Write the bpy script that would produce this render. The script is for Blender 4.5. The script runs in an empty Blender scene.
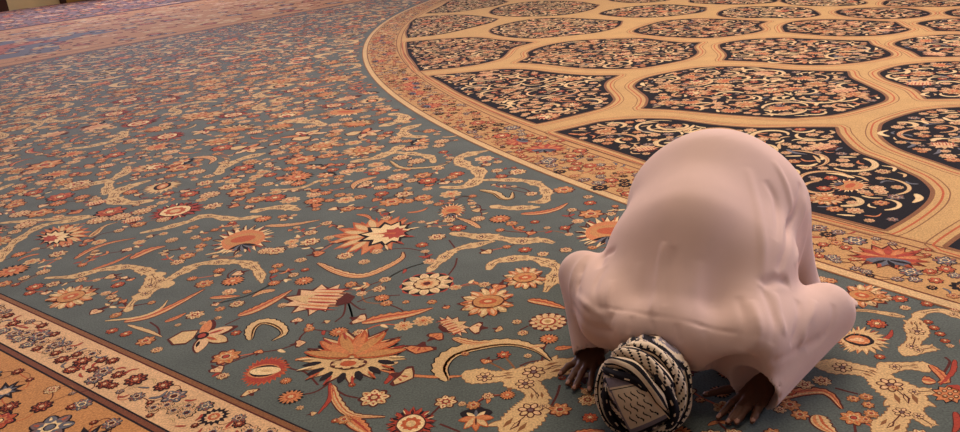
import bpy, bmesh, math, random
import numpy as np
from mathutils import Vector, Matrix

SC = bpy.context.scene
COL = SC.collection
R = math.radians

# ------------------------------------------------------------------ camera, world, lights, exposure
CAM_H, CAM_PITCH, CAM_ROLL, CAM_F = 1.30, 19.8, -5.5, 820.0
cam_data = bpy.data.cameras.new('camera')
cam_data.sensor_fit = 'HORIZONTAL'
cam_data.sensor_width = 36.0
cam_data.lens = CAM_F * 36.0 / 960.0
cam_data.clip_start = 0.05
cam_data.clip_end = 300.0
cam = bpy.data.objects.new('camera', cam_data)
COL.objects.link(cam)
cam.matrix_world = (Matrix.Translation((0, 0, CAM_H)) @ Matrix.Rotation(R(90 - CAM_PITCH), 4, 'X')
                    @ Matrix.Rotation(R(CAM_ROLL), 4, 'Z'))
SC.camera = cam
SC.view_settings.view_transform = 'Standard'
SC.view_settings.look = 'None'
SC.view_settings.gamma = 1.0
SC.view_settings.use_curve_mapping = False
SC.view_settings.exposure = -0.12

world = bpy.data.worlds.new('hall_ambience')
SC.world = world
world.use_nodes = True
wn = world.node_tree.nodes
wn['Background'].inputs['Color'].default_value = (1.0, 0.84, 0.78, 1)
wn['Background'].inputs['Strength'].default_value = 0.13

def area_light(name, loc, target, size, power, color, size_y=None):
    d = bpy.data.lights.new(name, 'AREA')
    d.energy = power; d.color = color; d.size = size
    if size_y:
        d.shape = 'RECTANGLE'; d.size_y = size_y
    o = bpy.data.objects.new(name, d)
    COL.objects.link(o)
    o.location = loc
    o.rotation_euler = (Vector(target) - Vector(loc)).to_track_quat('-Z', 'Y').to_euler()
    return o

area_light('chandelier_light', (3.2, 9.5, 9.0), (0.5, 3.0, 0), 5.0, 980, (1.0, 0.85, 0.69))
area_light('overhead_fill_light', (0.7, 3.0, 8.0), (0.6, 2.6, 0), 3.0, 190, (1.0, 0.84, 0.68))  # added soft fill above the man to brighten his back, not a real fixture
area_light('dome_light', (10, 16, 14), (6, 11, 0), 8.0, 1050, (1.0, 0.87, 0.69))
area_light('window_daylight', (-11.5, 26, 6), (-2, 8, 0), 9.0, 2000, (0.84, 0.80, 1.0), 5.0)
area_light('doorway_daylight', (9, 4.0, 3.2), (0.8, 2.3, 0.3), 3.0, 420, (0.84, 0.82, 1.0), 3.0)

# ------------------------------------------------------------------ helpers
def lin(c):
    c = c / 255.0
    return c / 12.92 if c <= 0.04045 else ((c + 0.055) / 1.055) ** 2.4
def rgb(r, g, b):
    return (lin(r), lin(g), lin(b), 1.0)

def empty(name, loc, label=None, cat=None, group=None):
    o = bpy.data.objects.new(name, None)
    COL.objects.link(o)
    o.location = loc
    o.empty_display_size = 0.1
    if label: o['label'] = label
    if cat: o['category'] = cat
    if group: o['group'] = group
    return o

def link_mesh(name, me, parent=None, world_coords=True):
    o = bpy.data.objects.new(name, me)
    COL.objects.link(o)
    if parent is not None:
        o.parent = parent
        if world_coords:
            o.matrix_parent_inverse = parent_inv(parent)
    return o

def parent_inv(p):
    m = Matrix.Identity(4)
    q = p
    while q is not None:
        m = q.matrix_parent_inverse @ Matrix.Translation(q.location) @ m if q.parent else Matrix.Translation(q.location) @ m
        q = q.parent
    return m.inverted()

def fabric(name, col, var=0.10, scale=60.0, rough=0.9, sheen=0.0, bump=0.0, bump_scale=900.0, abrash=0.0):
    m = bpy.data.materials.new(name)
    m.use_nodes = True
    nt = m.node_tree
    b = nt.nodes['Principled BSDF']
    tc = nt.nodes.new('ShaderNodeTexCoord')
    nz = nt.nodes.new('ShaderNodeTexNoise')
    nz.inputs['Scale'].default_value = scale
    nz.inputs['Detail'].default_value = 3.0
    nt.links.new(tc.outputs['Object'], nz.inputs['Vector'])
    mr = nt.nodes.new('ShaderNodeMapRange')
    mr.inputs['From Min'].default_value = 0.3; mr.inputs['From Max'].default_value = 0.7
    mr.inputs['To Min'].default_value = 1 - var; mr.inputs['To Max'].default_value = 1 + var
    nt.links.new(nz.outputs['Fac'], mr.inputs['Value'])
    vm = nt.nodes.new('ShaderNodeVectorMath'); vm.operation = 'SCALE'
    vm.inputs[0].default_value = col[:3]
    nt.links.new(mr.outputs['Result'], vm.inputs['Scale'])
    if abrash:                                     # slow drift of the dye lots across the weave
        n3 = nt.nodes.new('ShaderNodeTexNoise'); n3.inputs['Scale'].default_value = 5.0; n3.inputs['Detail'].default_value = 5.0
        nt.links.new(tc.outputs['Object'], n3.inputs['Vector'])
        m3 = nt.nodes.new('ShaderNodeMapRange'); m3.inputs['From Min'].default_value = 0.3; m3.inputs['From Max'].default_value = 0.7
        m3.inputs['To Min'].default_value = 1 - abrash; m3.inputs['To Max'].default_value = 1 + abrash
        nt.links.new(n3.outputs['Fac'], m3.inputs['Value'])
        v3_ = nt.nodes.new('ShaderNodeVectorMath'); v3_.operation = 'SCALE'
        nt.links.new(vm.outputs['Vector'], v3_.inputs[0]); nt.links.new(m3.outputs['Result'], v3_.inputs['Scale'])
        vm = v3_
    nt.links.new(vm.outputs['Vector'], b.inputs['Base Color'])
    b.inputs['Roughness'].default_value = rough
    b.inputs['Specular IOR Level'].default_value = 0.15
    if sheen:
        b.inputs['Sheen Weight'].default_value = sheen
        b.inputs['Sheen Roughness'].default_value = 0.45
        b.inputs['Sheen Tint'].default_value = (0.95, 0.82, 0.85, 1)
    if bump:
        n2 = nt.nodes.new('ShaderNodeTexNoise')
        n2.inputs['Scale'].default_value = bump_scale
        nt.links.new(tc.outputs['Object'], n2.inputs['Vector'])
        bp = nt.nodes.new('ShaderNodeBump')
        bp.inputs['Strength'].default_value = bump
        bp.inputs['Distance'].default_value = 0.002
        nt.links.new(n2.outputs['Fac'], bp.inputs['Height'])
        nt.links.new(bp.outputs['Normal'], b.inputs['Normal'])
    return m

PILE = dict(field=(83, 89, 85), tan=(202, 164, 116), gold=(184, 138, 86), cream=(222, 188, 140), peach=(212, 168, 126),
            orange=(194, 118, 72), rust=(176, 82, 44), red=(158, 56, 38), maroon=(84, 36, 32), ink=(34, 24, 28),
            slate=(94, 92, 100), brown=(128, 80, 46), navy=(24, 20, 28), road=(190, 148, 94), lilac=(112, 86, 84),
            blush=(208, 164, 122), honey=(184, 126, 74), line=(112, 60, 34))
MNAMES = list(PILE)
PM = {k: fabric('wool_' + k, rgb(*v), var=0.30, scale=170.0, sheen=0.0 if k in ('navy', 'ink', 'maroon') else 0.13, bump=0.25, abrash=0.14 if k == 'field' else 0.06) for k, v in PILE.items()}

TR = {"cells":[[[0.528,5.033,1],[0.713,5.12,0],[0.852,5.182,0],[1.088,5.159,0],[1.277,5.059,0],[1.396,4.919,0],[1.512,4.792,0],[1.692,4.668,0],[1.9,4.596,0],[2.073,4.525,1],[2.021,4.37,0],[1.968,4.051,0],[1.999,3.851,0],[2.015,3.689,0],[2.025,3.556,0],[2.003,3.426,0],[1.972,3.349,0],[1.889,3.238,0],[1.742,3.104,0],[1.595,2.993,1],[1.538,3.083,0],[1.464,3.195,0],[1.383,3.308,0],[1.279,3.504,0],[1.096,3.825,0],[0.968,4.116,0],[0.831,4.413,0],[0.622,4.844,0]],
[[0.126,7.486,0],[0.355,7.481,0],[0.57,7.317,0],[0.763,7.055,0],[1.001,6.803,0],[1.236,6.674,1],[1.113,6.492,0],[1.05,6.271,0],[1.04,5.89,0],[1.021,5.757,0],[0.922,5.583,0],[0.743,5.456,0],[0.56,5.353,0],[0.433,5.291,1],[0.337,5.508,0],[0.196,5.842,0],[0.069,6.201,0],[-0.066,6.579,0],[-0.209,7.092,0],[-0.332,7.503,1],[-0.084,7.498,0]],
[[1.275,6.197,0],[1.271,6.002,0],[1.272,5.743,0],[1.217,5.531,0],[1.17,5.44,1],[1.328,5.337,0],[1.475,5.196,0],[1.645,5.035,0],[1.929,4.819,0],[1.987,4.812,0],[2.183,4.801,0],[2.411,4.898,0],[2.579,4.999,0],[2.647,5.091,0],[2.69,5.249,0],[2.714,5.537,0],[2.734,5.777,0],[2.808,5.987,1],[2.635,6.105,0],[2.482,6.237,0],[2.306,6.462,0],[2.083,6.62,0],[1.892,6.666,0],[1.67,6.6,0],[1.475,6.499,0],[1.373,6.398,0]],
[[2.303,4.444,0],[2.358,4.519,0],[2.493,4.614,0],[2.688,4.703,0],[2.892,4.695,0],[3.084,4.622,0],[3.195,4.44,0],[3.212,4.187,0],[3.124,3.958,0],[3.019,3.686,0],[2.763,3.468,0],[2.492,3.403,0],[2.31,3.432,1],[2.255,3.608,0],[2.228,3.753,0],[2.187,3.952,0],[2.182,4.093,0],[2.217,4.271,0]],
[[2.96,5.797,0],[3.026,5.886,0],[3.21,6.0,0],[3.407,6.021,0],[3.572,5.983,0],[3.693,5.874,0],[3.827,5.685,0],[3.859,5.419,0],[3.749,5.141,0],[3.442,4.896,0],[3.233,4.858,0],[3.013,4.901,0],[2.844,4.966,1],[2.918,5.221,0],[2.917,5.396,0],[2.911,5.585,0]],
[[3.612,6.862,0],[3.725,6.998,0],[3.95,7.095,0],[4.144,7.085,0],[4.256,7.023,0],[4.455,6.791,0],[4.515,6.386,0],[4.261,6.123,0],[3.985,6.048,0],[3.734,6.132,0],[3.502,6.251,1],[3.558,6.473,0],[3.574,6.627,0]],
[[1.878,9.102,0],[2.144,9.493,0],[2.358,9.664,0],[2.641,9.63,0],[2.871,9.431,0],[3.067,9.162,0],[3.251,8.843,1],[3.102,8.666,0],[3.012,8.312,0],[2.871,8.181,0],[2.642,8.121,0],[2.402,8.146,0],[2.133,8.416,0],[1.925,8.769,0]],
[[2.383,7.668,0],[2.276,7.123,0],[2.177,6.891,1],[2.387,6.692,0],[2.552,6.479,0],[2.62,6.39,0],[2.778,6.298,0],[3.024,6.272,0],[3.301,6.375,0],[3.384,6.478,0],[3.439,6.716,0],[3.455,6.939,0],[3.519,7.143,1],[3.307,7.358,0],[3.103,7.592,0],[2.994,7.719,0],[2.778,7.803,0],[2.546,7.793,0]],
[[3.27,8.443,0],[3.141,8.054,1],[3.219,7.881,0],[3.398,7.566,0],[3.631,7.395,0],[3.847,7.374,0],[4.065,7.496,0],[4.11,7.689,0],[4.204,8.019,1],[3.945,8.413,0],[3.705,8.646,0],[3.482,8.668,0]],
[[3.014,9.784,0],[3.012,9.515,0],[3.119,9.318,0],[3.35,9.116,0],[3.621,8.881,0],[3.815,8.907,0],[3.893,9.041,0],[3.984,9.5,0],[3.952,9.707,0],[3.753,10.024,0],[3.427,10.245,0],[3.172,10.099,0]],
[[1.825,10.984,0],[2.008,11.265,0],[2.235,11.387,0],[2.441,11.393,0],[2.758,11.289,0],[2.978,10.859,0],[3.095,10.545,1],[2.93,10.147,0],[2.659,10.048,0],[2.358,10.058,0],[2.181,10.191,0],[2.049,10.33,0],[1.866,10.701,0]],
[[0.341,10.281,0],[0.518,10.764,0],[0.908,11.065,0],[1.288,10.914,0],[1.595,10.531,0],[1.927,10.028,1],[1.775,9.548,0],[1.496,9.261,0],[1.021,9.225,0],[0.748,9.296,0],[0.458,9.723,0]],
[[0.438,12.464,0],[0.707,13.203,0],[1.121,13.421,0],[1.489,13.154,0],[1.807,12.651,0],[1.984,11.998,1],[1.773,11.489,0],[1.365,11.212,0],[0.834,11.471,0],[0.553,11.85,0]],
[[-0.65,9.567,0],[-0.673,10.001,1],[-0.274,9.958,0],[0.12,9.836,0],[0.417,9.407,0],[0.751,8.969,1],[0.516,8.713,0],[0.406,8.299,0],[0.333,8.087,0],[0.14,7.899,0],[-0.082,7.825,0],[-0.436,7.829,1],[-0.506,8.341,0],[-0.596,8.928,0]],
[[0.497,7.776,1],[0.624,8.033,0],[0.652,8.343,0],[0.87,8.66,0],[1.15,8.785,0],[1.487,8.702,0],[1.822,8.54,0],[2.001,8.21,0],[2.142,7.99,0],[2.267,7.917,1],[2.147,7.695,0],[2.081,7.363,0],[1.924,7.116,0],[1.699,6.981,0],[1.468,6.909,0],[1.252,6.982,0],[0.998,7.178,0],[0.744,7.515,0]],
[[-0.713,12.195,0],[-0.568,12.668,0],[-0.189,12.61,0],[0.178,12.211,0],[0.504,11.472,1],[0.378,11.103,0],[0.104,10.773,0],[-0.28,10.408,0],[-0.679,10.367,1],[-0.725,10.89,0],[-0.724,11.54,0]],
[[-0.536,13.142,1],[-0.328,13.98,0],[-0.038,15.168,0],[0.469,15.23,0],[0.788,13.718,1],[0.553,13.275,0],[0.31,13.112,0],[-0.051,12.919,0]],
[[4.075,9.03,0],[4.231,9.207,0],[4.469,9.145,0],[4.712,8.908,0],[4.779,8.631,0],[4.703,8.304,0],[4.496,8.163,0],[4.213,8.274,0],[4.046,8.634,0]],
[[4.839,8.276,0],[5.034,8.439,0],[5.223,8.411,0],[5.364,8.074,0],[5.237,7.729,0],[5.01,7.67,0],[4.796,7.944,0]],
[[4.313,7.803,0],[4.45,7.897,0],[4.609,7.906,0],[4.738,7.846,0],[4.942,7.562,0],[4.922,7.115,0],[4.655,6.971,0],[4.35,7.184,0],[4.21,7.312,1],[4.272,7.522,0]],
[[4.348,10.692,0],[4.691,10.309,0],[4.701,9.752,0],[4.604,9.476,0],[4.372,9.47,0],[4.022,9.881,0],[3.982,10.242,0],[4.067,10.563,0]],
[[4.741,9.336,0],[4.958,9.608,0],[5.311,9.617,0],[5.726,9.154,0],[5.535,8.752,0],[5.204,8.641,0],[4.904,8.863,0],[4.715,9.128,0]],
[[3.099,11.299,0],[3.338,11.658,0],[3.823,11.437,0],[4.034,10.89,0],[3.929,10.432,0],[3.618,10.442,0],[3.242,10.867,0]],
[[1.724,2.778,1],[1.81,2.848,0],[1.984,2.976,0],[2.159,3.094,0],[2.298,3.116,0],[2.412,2.937,0],[2.243,2.616,0],[1.993,2.377,1],[1.845,2.552,0],[1.746,2.738,0]],
[[2.264,12.667,0],[2.753,12.827,0],[3.018,12.347,0],[2.946,11.767,0],[2.647,11.696,0],[2.357,11.998,0]]],"palm":[["flame",[-0.46,2.377],[-0.433,2.567],1.0],["streak",[-0.633,2.853],[-0.763,2.891],0.95],["fan",[-1.11,3.595],[-1.153,3.794],1.35],["heart",[-0.466,3.5],[-0.661,3.527],0.8],["leafy",[-0.001,2.688],[-0.106,2.694],0.85],["redflame",[-0.247,1.961],[-0.245,2.041],1.1],["fan",[0.55,3.252],[0.607,3.438],1.2],["fan",[-0.132,3.72],[-0.127,3.837],1.6],["leafy",[-1.703,3.109],[-1.62,3.168],0.8],["heart",[-2.111,3.913],[-2.016,3.987],0.6],["tulip",[-1.026,2.635],[-1.152,2.638],0.9],["leafy",[1.251,2.459],[1.297,2.395],0.8],["eye",[1.11,2.179],[1.162,2.131],0.75],["eye",[1.093,2.182],[1.05,2.203],0.9],["berry",[1.204,1.859],[1.157,1.838],1.2],["redeye",[-0.741,2.34],[-0.665,2.332],0.82],["leafy",[0.149,2.865],[0.064,2.857],0.8],["bud",[-0.287,2.226],[-0.234,2.198],0.5],["streak",[-0.132,2.527],[-0.09,2.548],0.5],["bud",[-0.043,2.494],[-0.091,2.504],0.55],["bud",[0.024,2.473],[0.05,2.461],0.6],["lotus",[-0.065,1.96],[-0.067,1.898],1.3],["bud",[-0.337,2.392],[-0.309,2.328],0.6],["bud",[-0.641,2.64],[-0.659,2.621],0.8],["bud",[-0.585,2.652],[-0.561,2.663],0.8],["bud",[-0.47,2.651],[-0.424,2.626],0.6],["bud",[-0.695,2.683],[-0.695,2.723],0.8],["bud",[-0.238,2.393],[-0.255,2.337],0.5],["bud",[-0.189,2.459],[-0.153,2.495],0.7],["leafy",[1.302,2.439],[1.268,2.424],0.9],["bud",[-0.756,2.212],[-0.775,2.238],0.5],["bud",[-0.54,2.061],[-0.518,2.067],0.9],["bud",[-0.453,2.016],[-0.476,2.014],0.8]],"ros":[["big",[-0.229,2.897],0.216],["dark",[-0.621,2.165],0.088],["cream",[-0.364,2.115],0.104],["cream",[-0.15,2.056],0.075],["layer",[0.195,2.489],0.136],["orange",[-0.895,2.46],0.111],["cream",[-0.962,2.881],0.069],["cream",[-1.105,2.818],0.079],["orange",[-1.228,2.638],0.078],["cream",[-1.162,2.56],0.049],["dark",[0.09,3.544],0.115],["orange",[0.429,3.873],0.12],["cream",[0.527,3.733],0.058],["red",[0.523,3.644],0.071],["orange",[0.503,3.495],0.127],["red",[-0.104,3.479],0.091],["cream",[-0.198,3.391],0.089],["red",[-0.262,3.312],0.065],["cream",[-0.593,3.271],0.086],["cream",[-0.502,3.182],0.059],["cream",[-0.778,3.483],0.104],["cream",[-0.783,3.273],0.06],["cream",[-0.919,3.41],0.098],["dark",[-1.036,3.113],0.107],["dark",[-0.731,3.042],0.089],["red",[-0.746,3.157],0.042],["orange",[-1.33,3.455],0.086],["orange",[-1.155,3.111],0.086],["dark",[-1.077,3.873],0.1],["red",[-1.922,3.257],0.085],["red",[-1.54,3.19],0.067],["cream",[-2.001,3.647],0.094],["red",[-1.922,3.742],0.048],["red",[-0.104,4.326],0.099],["orange",[-0.45,4.217],0.124],["red",[-0.262,4.247],0.13],["orange",[-0.727,4.147],0.074],["orange",[-0.655,3.901],0.09],["orange",[-0.614,4.079],0.083],["cream",[-0.775,4.431],0.067],["cream",[-0.668,4.593],0.093],["red",[-0.833,4.649],0.082],["orange",[-0.437,3.945],0.142],["orange",[-0.28,3.962],0.112],["red",[-1.085,4.206],0.139],["red",[-1.613,4.436],0.124],["cream",[-1.584,4.634],0.117],["cream",[-1.415,4.504],0.126],["orange",[-1.31,4.379],0.178],["cream",[-1.409,4.169],0.117],["dark",[-1.026,4.571],0.197],["orange",[-1.074,4.948],0.224],["red",[-1.705,5.47],0.177],["orange",[-1.858,5.038],0.19],["red",[-1.422,4.89],0.16],["red",[-1.21,4.672],0.094],["orange",[-1.156,5.266],0.132],["orange",[-2.917,5.471],0.273],["red",[-2.436,4.633],0.176],["cream",[-2.44,4.888],0.184],["orange",[-2.494,5.118],0.103],["red",[-2.476,5.567],0.166],["cream",[-2.243,5.169],0.078],["orange",[-2.662,4.556],0.138],["red",[-1.987,4.24],0.184],["orange",[-2.418,4.348],0.166],["cream",[-2.184,4.52],0.08],["red",[-2.666,4.779],0.132],["dark",[-2.133,3.479],0.163],["red",[1.355,2.412],0.059],["red",[1.417,2.361],0.045],["cream",[1.339,2.349],0.039],["red",[1.206,2.264],0.069],["red",[1.121,2.073],0.035],["cream",[0.911,1.978],0.056],["orange",[0.953,1.879],0.038],["orange",[0.989,1.882],0.04],["orange",[0.977,1.845],0.037],["orange",[0.966,1.805],0.042],["orange",[0.941,1.782],0.036],["red",[1.357,2.246],0.034],["red",[1.354,2.207],0.037],["red",[1.351,2.168],0.036],["red",[1.342,2.126],0.033],["cream",[1.34,2.096],0.026],["cream",[0.241,3.083],0.057],["red",[0.172,3.144],0.066],["cream",[0.337,3.102],0.061],["dark",[-0.396,2.809],0.068],["orange",[-0.303,2.754],0.033],["orange",[-0.206,2.733],0.044],["cream",[0.091,2.511],0.041],["cream",[0.105,2.428],0.043],["dark",[0.185,2.37],0.072],["red",[-1.327,2.711],0.051],["red",[-1.392,2.748],0.052],["orange",[-2.092,3.327],0.078],["cream",[-1.053,2.742],0.033],["orange",[-1.019,2.85],0.046],["cream",[-1.006,2.772],0.033],["orange",[-0.948,2.987],0.04],["cream",[-0.415,2.894],0.062],["cream",[-0.582,2.099],0.027],["red",[-0.467,2.013],0.026],["orange",[-0.441,2.014],0.051],["dark",[-0.655,2.263],0.044],["red",[-0.44,2.201],0.028],["red",[-0.904,2.633],0.046],["cream",[-1.147,2.745],0.029],["cream",[-0.027,2.066],0.041],["red",[0.366,3.351],0.061],["orange",[0.172,3.404],0.053],["cream",[0.289,3.372],0.04],["red",[0.244,3.461],0.05],["orange",[-0.09,2.325],0.032],["cream",[0.108,2.274],0.031],["orange",[0.229,2.08],0.041],["red",[0.197,2.125],0.027],["cream",[1.476,2.305],0.038],["orange",[1.078,1.912],0.033],["orange",[0.557,1.943],0.033],["dark",[0.622,1.972],0.067],["cream",[0.748,1.861],0.037],["orange",[0.782,1.879],0.059],["orange",[0.79,1.83],0.053],["red",[0.804,1.935],0.039],["orange",[0.17,1.96],0.072],["red",[0.246,1.908],0.049],["cream",[-0.103,2.037],0.029]],"leaf":[["tan",[[-0.702,3.22],[-0.591,3.089],[-0.495,3.036],[-0.407,3.096],[-0.342,3.186],[-0.342,3.252]],0.05],["dark",[[-0.147,2.171],[-0.167,2.252],[-0.132,2.333],[-0.041,2.368],[0.058,2.369],[0.134,2.314],[0.176,2.23]],0.075],["tan",[[-0.129,2.44],[-0.066,2.393],[-0.0,2.387]],0.04],["orange",[[-0.452,2.616],[-0.372,2.638],[-0.283,2.651],[-0.201,2.682]],0.075],["orange",[[-1.374,2.817],[-1.286,2.848],[-1.216,2.928],[-1.136,3.058]],0.055],["dark",[[-1.456,2.842],[-1.324,2.848],[-1.267,2.904],[-1.262,2.983]],0.02],["orange",[[-0.931,2.773],[-0.877,2.811],[-0.816,2.884],[-0.765,2.964]],0.06],["dark",[[-0.839,2.568],[-0.853,2.661],[-0.826,2.702],[-0.77,2.675],[-0.726,2.597],[-0.757,2.545]],0.055],["orange",[[-1.881,3.557],[-1.854,3.66],[-1.788,3.733],[-1.675,3.77]],0.04],["orange",[[-1.734,3.394],[-1.66,3.467],[-1.614,3.55]],0.03],["orange",[[-1.595,3.486],[-1.541,3.581],[-1.477,3.614]],0.07],["dark",[[-0.502,4.726],[-0.421,4.55],[-0.304,4.51],[-0.2,4.516],[-0.149,4.56]],0.04],["orange",[[0.191,3.584],[0.278,3.573],[0.361,3.605],[0.422,3.674]],0.055],["dark",[[0.013,4.003],[0.086,3.931],[0.145,3.818],[0.177,3.919]],0.05],["orange",[[0.736,1.902],[0.786,1.923],[0.845,1.933],[0.897,1.919],[0.905,1.839]],0.045],["orange",[[0.197,2.301],[0.254,2.303]],0.03],["orange",[[0.143,2.672],[0.201,2.635],[0.271,2.572]],0.05],["tan",[[-0.503,2.212],[-0.474,2.112],[-0.421,2.035],[-0.323,2.009]],0.035],["orange",[[-0.434,2.027],[-0.397,1.977],[-0.353,1.922]],0.06],["red",[[-0.511,2.225],[-0.499,2.138],[-0.522,2.058]],0.018],["tan",[[0.168,2.333],[0.119,2.33],[0.088,2.342]],0.03],["orange",[[-1.089,2.963],[-1.016,2.956],[-0.968,2.954]],0.035],["tan",[[-1.044,3.764],[-0.918,3.743],[-0.777,3.774]],0.05],["red",[[-0.337,2.188],[-0.319,2.238],[-0.338,2.321]],0.02],["tan",[[0.832,1.823],[0.825,1.783],[0.845,1.727]],0.06],["tan",[[-0.835,2.98],[-0.885,2.973],[-0.916,2.934]],0.04],["orange",[[-1.207,2.782],[-1.174,2.808],[-1.147,2.844]],0.03],["tan",[[-1.348,2.787],[-1.238,2.709],[-1.177,2.658]],0.02],["orange",[[-0.65,2.393],[-0.608,2.399],[-0.561,2.396]],0.02],["tan",[[-0.305,2.315],[-0.342,2.297],[-0.378,2.267]],0.02],["tan",[[-0.005,3.452],[-0.048,3.543],[-0.117,3.63]],0.035],["tan",[[-1.936,3.98],[-1.929,3.864],[-1.921,4.005],[-1.871,4.051]],0.03],["tan",[[-1.246,3.446],[-1.174,3.463],[-1.087,3.441]],0.02],["orange",[[-0.101,2.192],[-0.169,2.198],[-0.294,2.239],[-0.387,2.293]],0.016],["orange",[[1.231,2.006],[1.228,1.926],[1.203,1.915]],0.03],["orange",[[1.17,1.936],[1.2,1.92]],0.05],["red",[[1.31,2.02],[1.268,1.961],[1.202,1.905]],0.016],["red",[[1.171,1.779],[1.147,1.729],[1.115,1.692]],0.02],["red",[[1.162,2.156],[1.207,2.185],[1.231,2.219]],0.016]],"band":[[[[-2.258,3.614],[-2.318,3.805],[-2.323,3.983],[-2.284,4.12],[-2.141,4.157],[-2.004,4.212]],0.05],
[[[-2.581,4.232],[-2.356,4.217],[-2.08,4.202]],0.045],
[[[-1.924,3.352],[-1.787,3.341],[-1.695,3.385],[-1.562,3.386],[-1.44,3.291],[-1.354,3.187],[-1.3,3.258],[-1.238,3.341],[-1.127,3.336],[-1.031,3.301],[-0.951,3.196],[-0.905,3.063]],0.05],
[[[-1.368,3.082],[-1.403,3.209],[-1.407,3.294]],0.08],
[[[-0.228,3.012],[-0.181,3.114],[-0.119,3.218],[-0.033,3.253],[0.054,3.277]],0.045],
[[[-0.141,3.426],[-0.03,3.359],[0.077,3.306],[0.16,3.249],[0.244,3.239],[0.298,3.19]],0.06],
[[[0.011,2.975],[0.042,3.048],[0.104,3.064],[0.185,3.055],[0.24,3.0],[0.276,2.931],[0.248,2.824],[0.21,2.725]],0.05],
[[[-0.098,2.209],[-0.032,2.173],[0.029,2.168],[0.136,2.177],[0.199,2.195],[0.326,2.219]],0.085],
[[[0.035,2.172],[0.082,2.118],[0.112,2.058],[0.105,2.006],[0.081,1.96],[0.04,1.909],[0.005,1.859]],0.09],
[[[0.099,2.034],[0.133,1.976],[0.171,1.945]],0.04],
[[[0.929,2.069],[1.001,2.033],[1.055,1.995],[1.077,1.927],[1.082,1.851],[1.033,1.789],[0.979,1.744],[0.936,1.708]],0.085],
[[[1.085,2.011],[1.164,2.013],[1.231,1.995]],0.055],
[[[1.204,2.075],[1.255,2.137],[1.304,2.21],[1.334,2.285]],0.055],
[[[1.189,2.101],[1.223,2.089],[1.297,2.098]],0.05],
[[[1.068,1.83],[1.074,1.777],[1.089,1.73]],0.05],
[[[1.075,1.907],[1.11,1.886],[1.17,1.88]],0.05],
[[[1.331,2.279],[1.383,2.31],[1.438,2.306],[1.466,2.251]],0.03],
[[[1.14,2.377],[1.226,2.351],[1.308,2.291]],0.02],
[[[-0.195,4.119],[-0.079,4.082],[-0.003,4.163],[0.018,4.342],[-0.057,4.487],[-0.09,4.646],[-0.024,4.71],[0.098,4.757]],0.07],
[[[0.018,4.174],[0.201,4.115],[0.299,4.031],[0.34,3.885],[0.31,3.738],[0.237,3.744]],0.05],
[[[0.053,3.739],[0.146,3.682],[0.287,3.656]],0.05],
[[[-0.75,4.79],[-0.601,4.827],[-0.517,4.935],[-0.444,5.077]],0.07],
[[[-0.517,4.935],[-0.357,4.83],[-0.263,4.729],[-0.236,4.59]],0.05],
[[[-2.517,4.811],[-2.38,4.848],[-2.251,4.91],[-2.219,5.071],[-2.255,5.22]],0.07],
[[[-2.242,4.886],[-2.152,4.584]],0.06],
[[[-1.681,3.839],[-1.57,3.88],[-1.467,3.953],[-1.407,4.011],[-1.228,3.915],[-1.093,3.922]],0.05],
[[[-1.4,3.014],[-1.371,3.092],[-1.345,3.135],[-1.288,3.152]],0.07],
[[[-1.396,2.906],[-1.407,2.988],[-1.397,3.05]],0.03],
[[[-1.173,4.005],[-1.025,4.04],[-0.907,3.959]],0.06],
[[[-2.584,4.697],[-2.744,4.804],[-2.707,4.891]],0.04],
[[[-0.882,4.466],[-0.975,4.347],[-1.145,4.364]],0.03]],"stem":[[[-0.509,2.213],[-0.455,2.147],[-0.413,2.123]],
[[-0.516,2.221],[-0.55,2.181],[-0.595,2.172]],
[[-0.489,2.795],[-0.436,2.827],[-0.329,2.82]],
[[-0.533,2.813],[-0.529,2.696],[-0.552,2.645]],
[[-0.524,2.803],[-0.496,2.688],[-0.491,2.648]],
[[-0.516,2.801],[-0.471,2.732],[-0.449,2.727]],
[[-0.547,2.22],[-0.603,2.308],[-0.657,2.343],[-0.684,2.4]],
[[-0.195,1.992],[-0.167,2.038]],
[[-0.152,2.945],[-0.12,3.047],[-0.111,3.128]],
[[-0.119,3.241],[-0.145,3.341]],
[[0.148,2.229],[0.159,2.302],[0.181,2.358]],
[[0.078,2.218],[0.111,2.236],[0.158,2.239]],
[[0.186,2.088],[0.171,2.037],[0.14,1.965]],
[[-0.11,1.901],[-0.166,1.948]],
[[-0.919,2.754],[-0.963,2.707]],
[[-1.188,2.668],[-1.218,2.736],[-1.268,2.794]],
[[-0.919,2.157],[-0.957,2.213],[-0.963,2.181]],
[[-1.035,3.093],[-1.075,3.183],[-1.055,3.242]],
[[0.487,3.42],[0.458,3.351],[0.474,3.285]],
[[0.93,1.938],[0.96,1.912],[0.976,1.899]],
[[1.293,2.04],[1.291,2.012],[1.221,1.938]],
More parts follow.
